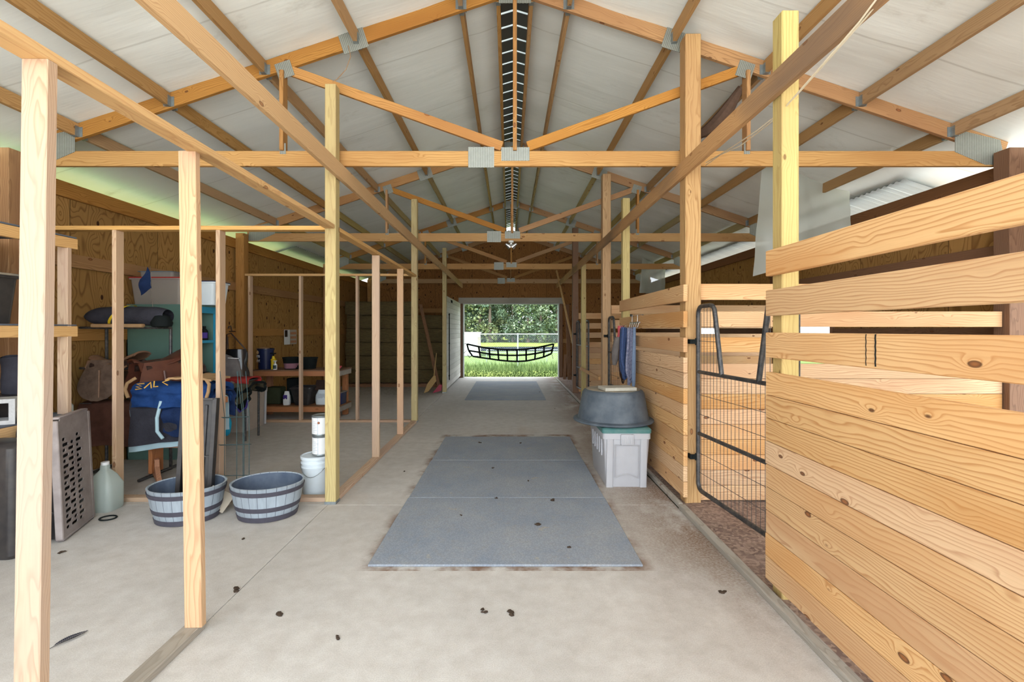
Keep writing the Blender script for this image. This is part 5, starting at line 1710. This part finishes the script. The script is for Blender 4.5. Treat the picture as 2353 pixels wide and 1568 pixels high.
# ------------------------------------------------------------------ far right corner: pole and leaning boards
lumber('leaning_pole', P(1279, 622, 14.6), P(1319, 800, 11.9), .05, .035, 'beam', label='long pole slanting down from the farthest beam beside the doorway', cat='pole')
lumber('leaning_board', P(1297, 872, 14.4), P(1300, 815, 14.9), .09, .02, 'brown', label='short brown board leaning by the far doorway jamb', cat='board', group='boards leaning by the doorway')
lumber('leaning_board', P(1309, 873, 14.2), P(1303, 700, 14.95), .12, .02, 'brown', label='taller brown board leaning in the corner past the doorway', cat='board', group='boards leaning by the doorway')

# ------------------------------------------------------------------ webbing guard across the doorway
T = thing('webbing_guard', (0, 15.0, 1.1), 'black webbing stall guard strung across the far doorway', 'stall guard')
GY = 15.05
def strap(pts, w=.05):
    bm = nb()
    n = len(pts)
    for a, b in zip(pts, pts[1:]):
        a = Vector(a); b = Vector(b)
        d = (b - a).normalized(); s = Vector((-d.z, 0, d.x)) * (w / 2)
        for y0_, y1_ in ((-.002, .002),):
            vs = [a + s, b + s, b - s, a - s]
            F = [bm.verts.new(v + Vector((0, y0_, 0))) for v in vs]; G = [bm.verts.new(v + Vector((0, y1_, 0))) for v in vs]
            bm.faces.new(F); bm.faces.new(G[::-1])
            for k in range(4): bm.faces.new((F[k], F[(k + 1) % 4], G[(k + 1) % 4], G[k]))
    return bm
top = [(1073, 791), (1100, 797), (1124, 801), (1144, 803), (1165, 804), (1188, 804), (1209, 803), (1230, 800), (1250, 796), (1272, 791)]
mid = [(1077, 806), (1102, 810), (1125, 814), (1145, 816), (1166, 817), (1188, 817), (1209, 816), (1230, 813), (1250, 809), (1269, 805)]
bot = [(1086, 819), (1104, 822), (1126, 825), (1146, 828), (1166, 830), (1188, 831), (1209, 830), (1229, 826), (1249, 821), (1267, 813)]
Z = lambda q_: [P(a, b, GY) for a, b in q_]
for q_ in (top, mid, bot):
    put('strap', strap(Z(q_), .055), 'webbing', T)
for k in range(len(top)):
    put('cross_strap', strap([P(*top[k], GY), P(*mid[k], GY), P(*bot[k], GY)], .055), 'webbing', T)
bm = nb()
tube(bm, [P(1067, 790, GY), P(1073, 791, GY)], .012, 6); tube(bm, [P(1072, 806, GY), P(1066, 812, GY)], .010, 6)
tube(bm, [P(1272, 791, GY), P(1281, 786, GY)], .008, 6)
tube(bm, [P(1074, 815, GY), P(1079, 822, GY), P(1083, 818, GY)], .012, 6); tube(bm, [P(1268, 814, GY), P(1271, 825, GY)], .008, 6)
put('snap_hook', bm, 'black_steel', T, smooth=True)

# ------------------------------------------------------------------ outside beyond the far doorway
random.seed(21)
FY = 21.8
T = thing('chain_link_fence', (0, FY, -.16), 'galvanised chain link fence across the field beyond the doorway', 'fence')
bm = nb(); tube(bm, [(-6, FY, 1.36), (6, FY, 1.36)], .022, 8); put('top_rail', bm, 'fence_metal', T)
for x in (-5.6, -2.6, .41, 3.4): 
    bm = nb(); tube(bm, [(x, FY + .03, -.16), (x, FY + .03, 1.40)], .028, 8); put('post', bm, 'fence_metal', T)
bm = nb()
n = int(12 / .09)
for k in range(-17, n):
    x = -6 + k * .09
    tube(bm, [(x, FY, -.1), (x + 1.45, FY, 1.35)], .0018, 3); tube(bm, [(x + 1.45, FY + .004, -.1), (x, FY + .004, 1.35)], .0018, 3)
put('mesh', bm, 'fence_metal', T)
T = thing('metal_gate', (0, 24.5, -.16), 'low pale pipe gate standing in the weeds behind the fence', 'gate')
bm = nb()
for z in (.36, .50): tube(bm, [(-1.2, 24.5, z), (3.6, 24.5, z + .0)], .02, 6)
for x in (-1.2, .4, 2.0, 3.6): tube(bm, [(x, 24.5, -.16), (x, 24.5, .50)], .02, 6)
put('rails', bm, 'galv', T)
T = thing('white_shed', (-3.1, 32, -.14), 'white shed wall beyond the fence at the edge of the doorway', 'shed')
bm = nb(); box(bm, -6.0, -2.05, 30, 33, -.14, 1.35, .02); put('wall', bm, 'white', T)
bm = nb(); prism_y(bm, [(-6.1, 1.35), (-1.98, 1.35), (-1.98, 1.40), (-6.1, 1.40)], 29.9, 33.1); put('roof', bm, 'white', T)
bm = nb(); box(bm, -2.05, -1.85, 30.0, 30.05, -.14, 1.1); put('corner_board', bm, 'oldwood', T)
# weeds
bm = nb()
for k in range(15000):
    y = 15.45 + (random.random() ** 1.5) * 6.5
    x = random.uniform(-2.7, 2.9) * (y / 15.5)
    h = (.12 + .30 * random.random() ** 1.4) * (.75 + .5 * nz(x * .8, y * .8)) * (.8 if y < 16 else 1.1)
    a = random.uniform(0, 6.28); w = random.uniform(.004, .012)
    lean = Vector((random.uniform(-.25, .25), random.uniform(-.25, .25), 1)) * h
    p = Vector((x, y, -.16)); s = Vector((math.cos(a), math.sin(a), 0)) * w
    v0, v1, v2, v3 = bm.verts.new(p - s), bm.verts.new(p + s), bm.verts.new(p + lean * .6 + s * .8), bm.verts.new(p + lean)
    bm.faces.new((v0, v1, v2)); bm.faces.new((v0, v2, v3))
put('tall_weeds', bm, 'weed', kind='stuff', label='tall green weeds growing just outside the far doorway', cat='weeds')
bm = nb()
for k in range(4200):
    y = 15.40 + random.random() * 1.5
    x = random.uniform(-1.9, 2.0)
    p = Vector((x, y, -.14 + random.random() * .22))
    r = random.uniform(.012, .035)
    e = Euler((random.uniform(-1.2, 1.2), random.uniform(-1.2, 1.2), random.uniform(0, 6.3))).to_matrix()
    bm.faces.new([bm.verts.new(p + e @ Vector(q_)) for q_ in ((-r, 0, 0), (0, -r * .6, 0), (r, 0, 0), (0, r * .6, 0))])
put('leafy_weeds', bm, m_leaf('broad_leaf_weeds', srgb(118, 136, 70), srgb(92, 116, 62)), kind='stuff', label='leafy low weeds along the doorstep of the far doorway', cat='weeds')

def tree_mesh(seed, H=13.0, R=3.6, n=4200):
    random.seed(seed)
    bm = nb()
    cl = []
    for k in range(34):
        t = random.random()
        z = H * (.05 + .93 * t)
        rr = R * (.55 + .55 * math.sin(math.pi * min(1, t * 1.02)) ** .7) * random.random() ** .5
        a = random.uniform(0, 6.28)
        cl.append((Vector((rr * math.cos(a), rr * math.sin(a), z)), random.uniform(.8, 1.5)))
    for k in range(n):
        c, r = random.choice(cl)
        d = Vector((random.gauss(0, 1), random.gauss(0, 1), random.gauss(0, .8))).normalized() * r * random.uniform(.6, 1.05)
        p = c + d
        s = random.uniform(.10, .26)
        e = Euler((random.uniform(-1, 1), random.uniform(-1, 1), random.uniform(0, 6.3))).to_matrix()
        bm.faces.new([bm.verts.new(p + e @ Vector(q_)) for q_ in ((-s, 0, 0), (0, -s * .7, 0), (s, 0, 0), (0, s * .7, 0))])
    return bm
protos = []
kinds = ['dark green tree', 'pale green tree', 'yellow-green tree', 'bushy tree']
spots = []
random.seed(5)
for row, (Y, n, half) in enumerate(((62, 9, 9.5), (68, 10, 11.5), (74, 10, 13.5))):
    for k in range(n):
        spots.append((-half + 2 * half * (k + .5) / n + random.uniform(-.5, .5), Y + random.uniform(-1.2, 1.2), row, k))
pn = ['leftmost', 'second', 'third', 'fourth', 'fifth', 'sixth', 'seventh', 'eighth', 'ninth', 'tenth']
for q_ in range(3):
    protos.append(tree_mesh(50 + q_, 11.5 + q_, 2.6 + .2 * q_))
meshes = []
for q_, bmx in enumerate(protos):
    for mt_ in ('leaf', 'leaf2'):
        me = bpy.data.meshes.new('crown'); bmx.to_mesh(me); me.materials.append(M[mt_]); meshes.append(me)
    bmx.free()
tb = nb(); lathe(tb, [(0, 0), (.26, 0), (.16, 4), (.10, 9), (0, 10)], (0, 0, 0), 8)
tme = bpy.data.meshes.new('trunk'); tb.to_mesh(tme); tb.free(); tme.materials.append(M['bark'])
for (x, y, row, k) in spots:
    T = thing('tree', (x, y, -.14), '%s in the %s row of the tree line, %s from its west end' % (random.choice(kinds), ['front', 'middle', 'back'][row], pn[k].replace('leftmost', 'first')), 'tree', 'trees beyond the field', rz=random.uniform(0, 6.28))
    me = random.choice(meshes)
    w0 = Matrix.Translation((x, y, -.14)) @ Matrix.Rotation(random.uniform(0, 6.28), 4, 'Z') @ Matrix.Scale(random.uniform(.8, 1.1) * (.62 if row == 0 and k % 3 == 1 else 1), 4)
    o = bpy.data.objects.new('crown', me); link(o, T, w0)
    o = bpy.data.objects.new('trunk', tme); link(o, T, w0)

# ------------------------------------------------------------------ litter on the floor
random.seed(3)
lit = [(545, 1356, 1.1), (642, 1413, .9), (1113, 1406, .8), (1175, 1412, 1.0), (777, 1468, .6), (1658, 1361, .9), (140, 1272, .8), (1270, 1155, 1.0), (1236, 1212, 1.1), (1308, 1264, .7),
       (1103, 1021, .9), (1196, 1022, .7), (1132, 1080, .7), (930, 1085, .5), (1215, 1110, .5), (560, 1240, .6), (1240, 903, .7), (1140, 1150, .6), (1275, 940, .5), (1060, 1190, .5)]
for k, (a, b, s) in enumerate(lit):
    Y = CH * FPX / (b - VY)
    p = P(a, b, Y)
    onmat = (-.935 < p.x < .885 and 3.05 < p.y < 6.72) or (-.99 < p.x < .82 and 10.25 < p.y < 13.9)
    bm = nb()
    for q_ in range(4):
        bmesh.ops.create_icosphere(bm, subdivisions=1, radius=.012 * s, matrix=Matrix.Translation((random.uniform(-.015, .015) * s, random.uniform(-.02, .02) * s, .006)) @ Matrix.Diagonal((1.3, 1, .6, 1)))
    for v in bm.verts: v.co += Vector((random.uniform(-1, 1), random.uniform(-1, 1), random.uniform(-1, 1))) * .003
    put('mud_clod', bm, 'dirt_clod', smooth=True, world=Matrix.Translation((p.x, p.y, .016 if onmat else 0)), label=('small dark mud crumb lying on the %s rubber mat' % ('nearest' if p.y < 4.27 else 'middle near' if p.y < 5.49 else 'third')) if onmat and p.y < 9 else
        'small dark mud crumb on the far mats' if onmat else 'small mud crumb on the concrete in front of the nearest mat' if p.x > -1.5 and p.y < 3.05 else
        'small mud crumb on the tack room side concrete, inside the stud wall' if p.x < -1.5 else 'small mud crumb on the aisle concrete beside the mats', cat='mud clod',
        group='mud crumbs, ' + ('mat %d' % int((p.y - 3.05) / 1.222) if onmat else 'front' if p.x > -1.5 and p.y < 3.05 else 'tack side' if p.x < -1.5 else 'aisle'))
bm = nb()
p = P(122, 1500, CH * FPX / 732)
for k in range(16):
    t = k / 15
    for s in (-1, 1):
        q0 = Vector((.0 + .02 * t * t, t * .11, .008))
        bm.faces.new([bm.verts.new(q0), bm.verts.new(q0 + Vector((s * .022 * math.sin(math.pi * (.15 + .8 * t)), .018, .004))), bm.verts.new(q0 + Vector((s * .016 * math.sin(math.pi * (.15 + .8 * t)), .026, .002)))])
tube(bm, [(0, -.03, .005), (0, .05, .008), (.02, .12, .008)], .0015, 4)
put('feather', bm, 'charcoal', world=Matrix.Translation((p.x, p.y, 0)) @ Matrix.Rotation(-.35, 4, 'Z'), label='dark feather lying on the concrete beside the nearest stud', cat='feather')
